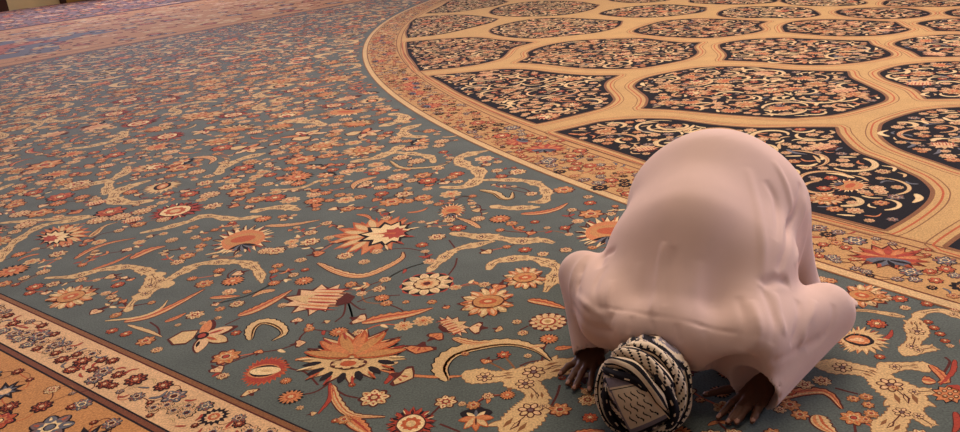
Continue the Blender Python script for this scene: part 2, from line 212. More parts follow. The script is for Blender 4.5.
[[0.097,2.451],[0.126,2.474]]],"rbord":[["redpalm",[1.477,2.733],[1.539,2.857],1.9],["redpalm",[0.419,4.661],[0.487,4.896],1.5]],"rbros":[["blue",[1.439,2.914],0.101],["red",[1.311,2.905],0.054],["red",[1.378,2.857],0.053],["blue",[1.291,2.78],0.067],["blue",[1.647,2.663],0.086],["red",[1.552,2.588],0.056],["red",[1.532,2.515],0.055],["blue",[1.472,2.538],0.055],["ink",[1.492,2.467],0.04],["red",[1.644,2.769],0.037],["ink",[1.347,2.601],0.035],["blue",[1.611,2.539],0.055],["red",[0.617,4.236],0.097],["red",[0.555,4.296],0.077],["blue",[0.421,4.423],0.101],["red",[0.526,4.808],0.073],["red",[0.428,4.919],0.087],["red",[0.188,5.063],0.152],["blue",[0.264,5.247],0.131],["ink",[0.605,3.85],0.099],["ink",[0.731,3.859],0.079],["red",[0.718,3.72],0.087],["blue",[0.401,4.39],0.111],["red",[0.609,4.547],0.104],["ink",[0.447,4.18],0.075],["red",[0.047,5.48],0.136]],"pb":[["darkring",[-0.835,2.095],0.097],["outl",[-0.703,2.057],0.07],["slate",[-0.997,2.232],0.087],["outl",[-0.892,2.213],0.062],["red",[-1.022,2.33],0.039],["red",[-1.163,2.362],0.084],["slate",[-1.298,2.437],0.073],["slate",[-1.12,2.253],0.056],["red",[-1.064,2.21],0.031],["slate",[-1.311,2.389],0.066],["red",[-1.417,2.473],0.061],["red",[-1.701,2.852],0.053],["slate",[-1.667,2.765],0.096],["red",[-1.541,2.731],0.081],["slate",[-1.567,2.669],0.065],["red",[-1.387,2.626],0.057],["red",[-1.895,2.977],0.055],["slate",[-1.78,2.803],0.068],["red",[-1.858,3.013],0.048],["red",[-1.428,2.475],0.054],["slate",[-1.93,3.093],0.049],["red",[-0.653,2.014],0.046],["red",[-0.88,2.057],0.029],["slate",[-1.081,2.429],0.066],["red",[-1.038,2.135],0.03],["slate",[-1.189,2.294],0.032],["red",[-1.491,2.554],0.062],["slate",[-1.77,2.899],0.046]],"oc":[["slate",[-1.592,2.366],0.13],["red",[-1.526,2.267],0.069],["blue",[-1.286,2.237],0.074],["red",[-1.416,2.248],0.075],["red",[-1.615,2.496],0.048],["cream",[-1.431,2.349],0.058],["slate",[-1.349,2.311],0.026],["slate",[-1.143,2.111],0.065],["blue",[-1.332,2.121],0.149],["red",[-1.203,2.126],0.03],["red",[-1.542,2.431],0.033],["red",[-1.314,2.23],0.043]]}

# ------------------------------------------------------------------ flat pattern builder
class Weave:
    """Collects the dyed shapes of one part of the carpet: each shape is a polygon lying in the pile."""
    def __init__(self, z0):
        self.z0 = z0; self.v = []; self.f = []; self.m = []; self.n = 0; self.c = 0
    def poly(self, pts, mat, k):
        pts = np.asarray(pts, float)
        z = self.z0 + 0.00009 * k + (self.c % 20) * 4e-6
        self.v.append(np.c_[pts, np.full(len(pts), z)])
        self.f.append(list(range(self.n, self.n + len(pts))))
        self.m.append(MNAMES.index(mat)); self.n += len(pts)
    def strip(self, L, Rr, mat, k):
        """ribbon between two rows of points, as quads"""
        L = np.asarray(L); Rr = np.asarray(Rr); n = len(L)
        z = self.z0 + 0.00009 * k + (self.c % 20) * 4e-6
        self.v.append(np.c_[np.r_[L, Rr], np.full(2 * n, z)])
        for i in range(n - 1):
            self.f.append([self.n + i, self.n + i + 1, self.n + n + i + 1, self.n + n + i]); self.m.append(MNAMES.index(mat))
        self.n += 2 * n
    def put(self, shapes, c, ang, s, k0=1):
        ca, sa = math.cos(ang) * s, math.sin(ang) * s
        M = np.array([[ca, sa], [-sa, ca]])
        for i, (p, mat) in enumerate(shapes):
            self.poly(p @ M + c, mat, k0 + i)
        self.c += 1
    def build(self, name, parent):
        me = bpy.data.meshes.new(name)
        me.from_pydata(np.concatenate(self.v).tolist(), [], self.f)
        for k in MNAMES: me.materials.append(PM[k])
        me.polygons.foreach_set('material_index', self.m)
        me.update()
        # every shape faces up
        bm = bmesh.new(); bm.from_mesh(me)
        for fc in bm.faces:
            if fc.normal.z < 0: fc.normal_flip()
        bm.to_mesh(me); bm.free()
        return link_mesh(name, me, parent)

def catmull(pts, n=8, closed=False, corners=None):
    P_ = [np.asarray(p[:2], float) for p in pts]; m = len(P_); out = []
    segs = m if closed else m - 1
    for i in range(segs):
        p1, p2 = P_[i], P_[(i + 1) % m]
        p0 = P_[i - 1] if (closed or i > 0) else 2 * p1 - p2
        p3 = P_[(i + 2) % m] if (closed or i + 2 < m) else 2 * p2 - p1
        if corners is not None:
            if corners[i]: p0 = 2 * p1 - p2
            if corners[(i + 1) % m]: p3 = 2 * p2 - p1
        # centripetal-like tangents limited by the segment's length
        l = np.linalg.norm(p2 - p1) + 1e-9
        t1 = (p2 - p0); t1 = t1 / (np.linalg.norm(t1) + 1e-9) * l
        t2 = (p3 - p1); t2 = t2 / (np.linalg.norm(t2) + 1e-9) * l
        for j in range(n):
            t = j / n
            h = (2*t**3 - 3*t**2 + 1, t**3 - 2*t**2 + t, -2*t**3 + 3*t**2, t**3 - t**2)
            out.append(h[0]*p1 + h[1]*t1 + h[2]*p2 + h[3]*t2)
    if not closed: out.append(P_[-1])
    return np.array(out)

def normals(c):
    d = np.gradient(c, axis=0); d /= np.linalg.norm(d, axis=1)[:, None] + 1e-12
    return np.c_[-d[:, 1], d[:, 0]]

def ring(r, n, ph=0.0, ax=1.0):
    a = np.linspace(0, 2*np.pi, n, endpoint=False) + ph
    return np.c_[np.cos(a) * r * ax, np.sin(a) * r]
def scallop(r, k, depth, n=6, ph=0.0):
    a = np.linspace(0, 2*np.pi, k * n, endpoint=False)
    rr = r * (1 - depth * (1 - np.abs(np.sin(k * a / 2 + ph))))
    return np.c_[np.cos(a) * rr, np.sin(a) * rr]
def spiky(r, k, depth, ph=0.0):
    a = np.linspace(0, 2*np.pi, 2 * k, endpoint=False) + ph
    rr = np.where(np.arange(2 * k) % 2 == 0, r, r * (1 - depth))
    return np.c_[np.cos(a) * rr, np.sin(a) * rr]
def petal(r0, r1, w, a):
    t = np.linspace(0, 1, 6)
    x = r0 + (r1 - r0) * t; y = w * np.sin(np.pi * np.clip(t * 0.9 + 0.08, 0, 1)) ** 0.7
    p = np.r_[np.c_[x, y], np.c_[x[::-1], -y[::-1]]]
    c, s = math.cos(a), math.sin(a)
    return p @ np.array([[c, s], [-s, c]])
def flame(k, depth, egg=0.0, ph=0.0, lean=0.5):
    """serrated palmette outline in the unit disc, its tip at +x"""
    a0 = np.linspace(-np.pi, np.pi, k, endpoint=False); pts = []
    for a in a0:
        for da, rr in ((0.0, 1 - depth), (2*np.pi/k*lean*0.9, 1.0)):
            b = a + da
            e = 1 + egg * math.cos(b)
            pts.append((math.cos(b) * rr * e * 0.5, math.sin(b) * rr * 0.5))
    return np.array(pts)

RNG = random.Random(11)
def T_ros(v, lod=0):
    """rosettes, about one unit wide"""
    k = RNG.choice((7, 8, 9)); S = []
    pal = dict(cream=('maroon', 'cream', 'red', 'tan'), red=('ink', 'red', 'orange', 'cream'), orange=('maroon', 'orange', 'tan', 'red'),
               dark=('ink', 'orange', 'rust', 'tan'), big=('red', 'peach', 'ink', 'tan'), layer=('maroon', 'tan', 'red', 'cream'),
               slate=('ink', 'slate', 'peach', 'maroon'), blue=('ink', 'slate', 'cream', 'slate'), ink=('ink', 'ink', 'honey', 'ink'),
               outl=('ink', 'blush', 'slate', 'maroon'), wine=('ink', 'maroon', 'rust', 'peach'), darkring=('ink', 'ink', 'blush', 'orange'), umber=('maroon', 'brown', 'rust', 'tan'), mauve=('maroon', 'lilac', 'rust', 'peach'), tanros=('tan', 'tan', 'orange', 'rust'),
               pale=('peach', 'peach', 'rust', 'cream'), brownline=('maroon', 'tan', 'brown', 'tan'))[v]
    if lod:
        S.append((ring(0.48, 9), pal[0])); S.append((scallop(0.42, 6, 0.25, 2), pal[1])); S.append((ring(0.2, 6), pal[2])); return S
    if v == 'big':
        S.append((scallop(0.5, 11, 0.12), 'red')); S.append((ring(0.455, 26), 'ink'))
        for i in range(11): S.append((petal(0.2, 0.47, 0.085, i * 2*np.pi/11), 'cream'))
        for i in range(11): S.append((petal(0.3, 0.45, 0.045, i * 2*np.pi/11), 'peach'))
        S.append((ring(0.25, 20), 'maroon')); S.append((scallop(0.235, 9, 0.15), 'tan')); S.append((spiky(0.15, 9, 0.4), 'orange')); S.append((ring(0.07, 10), 'maroon'))
        return S
    if v in ('dark', 'darkring'):
        S.append((spiky(0.5, 15, 0.28), 'ink'))
        n = 15
        if v == 'dark':
            for i in range(n): S.append((petal(0.2, 0.43, 0.05, (i + 0.5) * 2*np.pi/n), 'orange'))
            S.append((scallop(0.3, 9, 0.2), 'orange'))
        else:
            S.append((scallop(0.3, 11, 0.25), 'blush'))
        S.append((ring(0.19, 14), 'rust')); S.append((spiky(0.13, 7, 0.4), 'tan'))
        return S
    if v == 'layer':
        S.append((scallop(0.5, 13, 0.16), 'maroon'))
        for rr, kk in ((0.46, 13), (0.34, 10)):
            for i in range(kk): S.append((petal(rr - 0.17, rr, 0.075, (i + (0.5 if kk == 10 else 0)) * 2*np.pi/kk), 'peach' if kk == 13 else 'tan'))
            S.append((ring(rr - 0.13, 18), 'red'))
        S.append((ring(0.16, 16), 'cream')); S.append((ring(0.09, 10), 'gold'))
        return S
    S.append((scallop(0.485, k, 0.24), pal[0]))
    alt = dict(cream='tan', red='rust', orange='honey', slate='lilac', blue='lilac', outl='peach', tanros='peach', pale='tan', brownline='tan').get(v, pal[1])
    jj = [RNG.uniform(0.86, 1.06) for _ in range(k)]
    for i in range(k): S.append((petal(0.1, 0.455 * jj[i], 0.125, (i + 0.5) * 2*np.pi/k), pal[1] if i % 2 else alt))
    if v not in ('brownline', 'ink'):
        for i in range(k): S.append((petal(0.22, 0.40 * jj[i], 0.03, (i + 0.5) * 2*np.pi/k), pal[2] if i % 2 else 'rust'))
    S.append((scallop(0.27, k, 0.3), pal[1]))
    S.append((spiky(0.24, k, 0.35), pal[2])); S.append((ring(0.13, 12), pal[0])); S.append((ring(0.1, 10), pal[3]))
    return S

def T_palm(v, ratio, lod=0):
    S = T_palm0(v, ratio, lod)
    if lod or v in ('bud', 'tulip'): return S
    out = []
    for i, (p, m) in enumerate(S):                 # hand-knotted unevenness
        p = np.array(p); 
        if len(p) > 14: p = p * (1 + np.array([[RNG.uniform(-0.05, 0.05)] for _ in p]))
        out.append((p, m))
    if v in ('leafy', 'heart', 'flame', 'fan', 'redflame', 'eye', 'redpalm'):
        k = 15
        for i in range(k):
            a = R(-165 + 330 * i / (k - 1)); 
            out.append((petal(0.33, 0.47, 0.013, a) * [1.0, 1.0 / ratio], RNG.choice(('red', 'rust', 'maroon', 'cream'))))
    return out

def T_palm0(v, ratio, lod=0):
    """palmettes, one unit long along x"""
    S = []; q = np.array([1.0, 1.0 / 1.0])
    def sc(p, s, dx=0.0): return p * s + np.array([dx, 0])
    if lod:
        S = [(flame(9, 0.3, 0.1), 'maroon'), (sc(flame(9, 0.3, 0.1), 0.88), RNG.choice(('tan', 'orange', 'peach'))), (sc(ring(0.5, 8), 0.4, -0.08), RNG.choice(('rust', 'red', 'ink')))]
    elif v == 'flame':
        S.append((flame(15, 0.34, 0.1), 'maroon')); S.append((sc(flame(15, 0.36, 0.1), 0.93), 'tan'))
        for i in range(11):
            a = R(60 + i * 24); S.append((petal(0.26, 0.42, 0.035, a), 'ink'))
        for i in range(7):
            a = R(-78 + i * 26); S.append((petal(0.02, 0.46, 0.075, a), 'rust')); 
        for i in range(7):
            a = R(-78 + i * 26); S.append((petal(0.04, 0.44, 0.05, a), 'orange' if i % 2 else 'honey'))
        S.append((ring(0.15, 16) * [0.6, 1.1] - [0.12, 0], 'maroon')); S.append((scallop(0.135, 9, 0.2) * [0.6, 1.1] - [0.12, 0], 'tan'))
        S.append((ring(0.06, 10) * [0.8, 1.2] - [0.12, 0], 'rust'))
    elif v == 'redflame':
        S.append((flame(17, 0.25, 0.1), 'maroon')); S.append((sc(flame(17, 0.28, 0.1), 0.95), 'red'))
        for i in range(9): S.append((petal(0.3, 0.44, 0.03, R(-120 + 30 * i)), 'ink'))
        S.append((ring(0.3, 20), 'maroon')); S.append((ring(0.27, 18), 'cream')); S.append((scallop(0.2, 9, 0.2), 'rust')); S.append((ring(0.1, 10), 'tan'))
    elif v == 'streak':
        S.append((flame(11, 0.3, 0.25), 'maroon')); S.append((sc(flame(11, 0.34, 0.25), 0.92), 'peach'))
        for i in range(7):
            y = -0.3 + 0.1 * i; L = 0.42 - abs(y) * 0.7
            S.append((np.array([[-0.4, y], [-L*0.2, y + 0.03], [L, y * 0.9], [-L*0.2, y - 0.025]]), 'red' if i % 2 == 0 else 'orange'))
        S.append((np.array([[-0.48, -0.1], [-0.3, -0.2], [-0.26, 0], [-0.3, 0.2], [-0.48, 0.1]]), 'maroon'))
        S.append((np.array([[0.1, -0.15], [0.5, 0.0], [0.12, 0.16], [0.2, 0.0]]), 'tan'))
    elif v == 'fan':
        S.append((flame(19, 0.35, 0.05, lean=0.3), 'maroon')); S.append((sc(flame(19, 0.4, 0.05, lean=0.3), 0.95), 'cream'))
        S.append((ring(0.33, 18), 'orange')); S.append((ring(0.24, 16) * [0.8, 1.2] + [0.02, 0], 'honey')); S.append((ring(0.15, 12) * [0.7, 1.3] + [0.03, 0], 'rust'))
        for i in range(7): S.append((petal(0.0, 0.24, 0.035, R(180 - 60 + 20 * i)) - [0.14, 0], 'slate' if i % 2 else 'ink'))
    elif v == 'heart':
        S.append((flame(17, 0.3, 0.2), 'rust')); S.append((sc(flame(17, 0.34, 0.2), 0.95), 'orange'))
        for i in range(6): S.append((petal(0.2, 0.45, 0.04, R(-60 + 24 * i)), 'tan'))
        S.append((sc(flame(11, 0.28, 0.15), 0.68, -0.12), 'ink')); S.append((sc(flame(11, 0.32, 0.15), 0.56, -0.12), 'cream'))
        S.append((sc(flame(9, 0.32, 0.15), 0.32, -0.2), 'red')); S.append((np.array([[-0.2, -0.02], [0.12, 0], [-0.2, 0.03]]), 'rust'))
    elif v == 'leafy':
        S.append((flame(13, 0.26, 0.15), 'maroon'))
        for i in range(13): S.append((petal(0.16, 0.48, 0.09, R(-156 + 26 * i)), 'tan' if i % 2 else 'orange'))
        for i in range(13): S.append((petal(0.26, 0.44, 0.03, R(-156 + 26 * i)), 'cream' if i % 2 else 'peach'))
        S.append((ring(0.24, 16) * [1.2, 0.9], 'maroon')); S.append((ring(0.22, 16) * [1.2, 0.9], 'honey')); S.append((ring(0.12, 12) * [1.3, 0.8], 'rust')); S.append((ring(0.05, 8) * [1.4, 0.8], 'tan'))
    elif v == 'tulip':
        for a_, r_, w_ in ((95, 0.46, 0.11), (-85, 0.46, 0.10), (150, 0.46, 0.12), (205, 0.46, 0.12)): S.append((petal(0.0, r_, w_, R(a_)) - [0.04, 0], 'maroon'))
        S.append((np.array([[0.5, 0.02], [0.36, 0.19], [0.16, 0.19], [0.1, 0.05], [0.1, -0.19], [0.36, -0.19]]), 'maroon'))
        S.append((np.array([[0.46, 0.02], [0.34, 0.16], [0.18, 0.16], [0.12, 0.05], [0.12, -0.16], [0.34, -0.16]]), 'tan'))
        S.append((petal(0.02, 0.44, 0.09, R(95)) - [0.05, 0], 'peach')); S.append((petal(0.02, 0.44, 0.08, R(-85)), 'orange'))
        S.append((petal(0.05, 0.42, 0.1, R(150)) - [0.05, 0], 'tan')); S.append((petal(0.05, 0.42, 0.1, R(205)), 'peach'))
        S.append((petal(0.1, 0.3, 0.03, R(150)), 'rust')); S.append((petal(0.1, 0.3, 0.03, R(205)), 'red')); S.append((petal(0.15, 0.3, 0.025, R(95)), 'ink'))
        S.append((ring(0.1, 10), 'ink')); S.append((ring(0.06, 8), 'red'))
    elif v == 'eye':
        S.append((flame(21, 0.28, 0.25, lean=0.3), 'brown')); S.append((sc(flame(21, 0.3, 0.25, lean=0.3), 0.96), 'tan'))
        S.append((ring(0.25, 16) * [1.15, 0.85], 'ink')); S.append((ring(0.17, 14) * [1.3, 0.8], 'orange')); S.append((ring(0.08, 10) * [1.4, 0.8], 'peach'))
    elif v == 'redeye':
        S.append((flame(27, 0.2, 0.1, lean=0.3), 'rust')); S.append((sc(flame(27, 0.24, 0.1, lean=0.3), 0.93), 'red'))
        S.append((ring(0.29, 18) * [1.2, 0.8], 'orange')); S.append((ring(0.25, 16) * [1.25, 0.8], 'ink')); S.append((ring(0.22, 14) * [1.55, 0.62] + [0.03, 0], 'cream'))
        S.append((ring(0.08, 8) * [1.5, 0.6] + [0.05, 0], 'tan'))
    elif v == 'berry':
        S.append((flame(11, 0.26, 0.1), 'ink')); S.append((sc(flame(11, 0.26, 0.1), 0.9), 'orange'))
        for i in range(-1, 2):
            for j in range(-1, 2): S.append((ring(0.075, 8) + [0.2 * i, 0.2 * j], 'maroon')); S.append((ring(0.045, 7) + [0.2 * i, 0.2 * j], 'tan'))
        S.append((np.array([[-0.5, -0.2], [-0.25, -0.35], [-0.3, 0], [-0.25, 0.35], [-0.5, 0.2]]), 'red'))
    elif v == 'lotus':
        S.append((scallop(0.42, 5, 0.2) * [0.8, 1.2] - [0.14, 0], 'ink'))
        S.append((petal(0.0, 0.36, 0.07, R(130)), 'cream')); S.append((petal(0.0, 0.36, 0.07, R(230)), 'cream')); S.append((petal(0.05, 0.32, 0.05, R(180)), 'slate'))
        for i in range(5): S.append((petal(0.0, 0.52, 0.12, R(-84 + 42 * i)), 'rust'))
        for i in range(5): S.append((petal(0.0, 0.48, 0.09, R(-84 + 42 * i)), 'tan' if i % 2 else 'orange'))
        S.append((petal(0.0, 0.3, 0.03, 0), 'maroon'))
    elif v == 'redpalm':
        S.append((flame(15, 0.3, 0.1), 'maroon')); S.append((sc(flame(15, 0.34, 0.1), 0.93), 'rust'))
        for i in range(9): S.append((petal(0.12, 0.42, 0.05, R(-100 + 25 * i)), 'orange' if i % 2 else 'red'))
        S.append((ring(0.2, 14) * [0.7, 1.3] - [0.15, 0], 'slate'))
        for i in range(6): S.append((petal(0.02, 0.28, 0.035, R(110 + 28 * i)) - [0.1, 0], 'ink' if i % 2 else 'slate'))
    elif v == 'leafdark':
        S.append((flame(9, 0.5, 0.1), 'ink')); S.append((sc(flame(9, 0.5, 0.1), 0.6), 'slate')); S.append((ring(0.14, 9), 'peach'))
    else:  # bud
        b = np.array([[0.5, 0.0], [0.3, 0.2], [0.05, 0.36], [-0.15, 0.32], [-0.2, 0.1], [-0.5, 0.03], [-0.5, -0.03], [-0.2, -0.1], [-0.15, -0.32], [0.05, -0.36], [0.3, -0.2]])
        c = RNG.choice(('tan', 'orange', 'peach'))
        S.append((b, 'maroon')); S.append((np.array([[0.44, 0], [0.27, 0.15], [0.05, 0.29], [-0.12, 0.2], [-0.06, 0], [-0.12, -0.2], [0.05, -0.29], [0.27, -0.15]]), c))
        for q in (-0.13, 0.0, 0.13): S.append((np.array([[0.3 - abs(q), q * 1.2], [0.1, q + 0.03], [-0.1, q * 0.6], [0.1, q - 0.03]]), RNG.choice(('red', 'rust', 'cream'))))
    return [(p * [1.0, 1.0 / ratio], m) for p, m in S]

def draw_leaf(W, pts, width, v, k0=1, lod=0):
    n = 4 if lod else 9
    c = catmull(pts, n); N = normals(c); t = np.linspace(0, 1, len(c))
    w = width * 0.5 * 2.1 * (t + 0.01) ** 0.55 * (1.001 - t) ** 0.95 + 0.0012
    saw = 1 + (0.28 * ((np.arange(len(c)) % 3) / 2.0 - 0.5) if not lod else 0)
    o, i, rb = dict(tan=('maroon', 'tan', 'rust'), orange=('maroon', 'orange', 'red'), dark=('ink', 'tan', 'ink'), red=('maroon', 'red', 'orange'),
                    cream=('tan', 'cream', 'tan'), navy=('ink', 'slate', 'ink'))[v]
    e = min(0.005, width * 0.12)
    wl, wr = (w * saw)[:, None], (w * 0.8)[:, None]
    W.strip(c + N * (wl + e), c - N * (wr + e), o, k0)
    W.strip(c + N * wl, c - N * wr, i, k0 + 1)
    if not lod and width > 0.02:
        off = 0.25 if v != 'dark' else -0.45
        W.strip(c + N * wl * (off + 0.2), c + N * wl * (off - 0.12), rb, k0 + 2)
        if width > 0.03:
            W.strip(c + N * wr * -0.3, c + N * wr * -0.75, 'tan' if i != 'tan' else 'orange', k0 + 2)
        if width > 0.035:
            for j in range(4, len(c) - 4, 3):     # veins
                a = c[j] - N[j] * w[j] * 0.1; b = c[j + 2] - N[j] * w[j] * 0.72; d = (c[j + 1] - c[j]) * 0.35
                W.poly([a, a + d, b], rb if v != 'dark' else 'orange', k0 + 2)
    W.c += 1

def draw_stem(W, pts, k0=0, mat='maroon', wd=0.0075, n=7):
    c = catmull(pts, n); N = normals(c) * wd * 0.5
    W.strip(c + N, c - N, mat, k0); W.c += 1

def draw_band(W, pts, width, k0=1, lod=0, mat='tan'):
    n = 5 if lod else 11
    c = catmull(pts, n); N = normals(c)
    s = np.r_[0, np.cumsum(np.linalg.norm(np.diff(c, axis=0), axis=1))]; L = s[-1]; t = s / L
    w = width * 0.62 * (0.78 + 0.22 * np.cos(2*np.pi * s / max(0.16, width * 3.0))) * np.minimum(1, 0.25 + np.minimum(t, 1 - t) * 7)
    wv = 1 + (0.09 * np.sin(np.arange(len(c)) * 2.1) + 0.16 * (np.abs(np.sin(s / max(0.05, width) * 1.4)) - 0.6) if not lod else 0)
    a, b = (w * wv)[:, None], (w / wv)[:, None]
    W.strip(c + N * (a + 0.003), c - N * (b + 0.003), 'brown', k0)
    W.strip(c + N * a, c - N * b, mat, k0 + 1)
    if not lod:
        step = max(0.10, width * 1.7); q = step * 0.5
        while q < L - step * 0.3:
            j = int(np.searchsorted(s, q)); j = min(max(j, 1), len(c) - 2)
            d = c[j + 1] - c[j - 1]; ang = math.atan2(d[1], d[0])
            W.put([(scallop(0.5, 7, 0.3), 'maroon')] + [(petal(0.16, 0.44, 0.10, i * 2*np.pi/7 + 0.449), 'peach' if i % 2 else 'tan') for i in range(7)] + [(ring(0.15, 9), 'maroon'), (ring(0.10, 8), 'lilac')], c[j], ang, w[j] * 1.5, k0 + 2)
            q2 = q + step * 0.5; j2 = min(int(np.searchsorted(s, q2)), len(c) - 2)
            d = c[j2 + 1] - c[j2 - 1]
            W.put([(np.array([[0.5, 0], [0, 0.22], [-0.5, 0.05], [-0.1, -0.1]]), 'maroon'), (np.array([[0.35, 0], [0, 0.1], [-0.3, 0.03], [-0.1, -0.04]]), 'tan')], c[j2], math.atan2(d[1], d[0]), w[j2] * 1.1, k0 + 2)
            
            for sd in (-1, 1):
                fw = d / (np.linalg.norm(d) + 1e-9); ax_ = fw * 0.75 + N[j2] * sd * 0.65
                W.put([(petal(-0.2, 1.0, 0.26, 0.0), 'brown'), (petal(-0.2, 0.93, 0.2, 0.0), mat)], c[j2] + N[j2] * sd * w[j2] * 0.62, math.atan2(ax_[1], ax_[0]), w[j2] * 1.05, k0)
                e_ = c[j2] + N[j2] * w[j2] * 0.45 * sd; f_ = d / (np.linalg.norm(d) + 1e-9) * w[j2] * 0.55
                W.poly([e_ - f_, e_ + N[j2] * w[j2] * 0.18, e_ + f_, e_ - N[j2] * w[j2] * 0.12], 'brown', k0 + 2)
            W.strip(c[j:j2 + 1] + N[j:j2 + 1] * 0.0018, c[j:j2 + 1] - N[j:j2 + 1] * 0.0018, 'maroon', k0 + 2)
            q += step
    W.c += 1

class Grid:
    """which spots of the pile are already taken"""
    def __init__(self, x0, x1, y0, y1, h):
        self.x0, self.y0, self.h = x0, y0, h
        self.a = np.zeros((int((x1 - x0) / h), int((y1 - y0) / h)), bool)
    def idx(self, x, y): return int((x - self.x0) / self.h), int((y - self.y0) / self.h)
    def free(self, x, y, r):
        i, j = self.idx(x, y); k = max(1, int(r / self.h * 0.8))
        if i - k < 0 or j - k < 0 or i + k + 1 > self.a.shape[0] or j + k + 1 > self.a.shape[1]: return False
        return not self.a[i - k:i + k + 1, j - k:j + k + 1].any()
    def mark(self, x, y, r):
        i, j = self.idx(x, y); k = max(0, int(r / self.h * 0.8))
        self.a[max(0, i - k):max(0, i + k + 1), max(0, j - k):max(0, j + k + 1)] = True
    def markline(self, c, r):
        for p in c: self.mark(p[0], p[1], r)

# carpet frame: the field's straight edges run along U and V; the medallion is a true circle
U = np.array([math.cos(R(-39.4)), math.sin(R(-39.4))]); V = np.array([-U[1], U[0]])
MC = np.array([13.85, 10.91]); RO, RI = 15.075, 14.62
VA = float(np.dot([-1.295, 2.601], V))          # blue field ends here towards the viewer
VB = float(np.dot([-1.394, 2.397], V))          # outer edge of the blush border
UC, UD, UE = -12.05, -18.95, -26.9              # far side: blue field ends, tan border ends, wall
VFAR = VA + 40.0; UNEAR = 22.0
def uv(u, v): return u * U + v * V

def view_ok(x, y, m=1.12):
    """could the photograph, or a step to its side, see this spot of floor?"""
    y = y + 0.55
    return y > 1.0 and -0.70 * y * m - 0.6 < x < 0.66 * y * m + 0.7

carpet = empty('carpet', (0, 0, 0), 'vast woven floral carpet with blue field and dark medallion, spread under the bowing man', 'carpet')

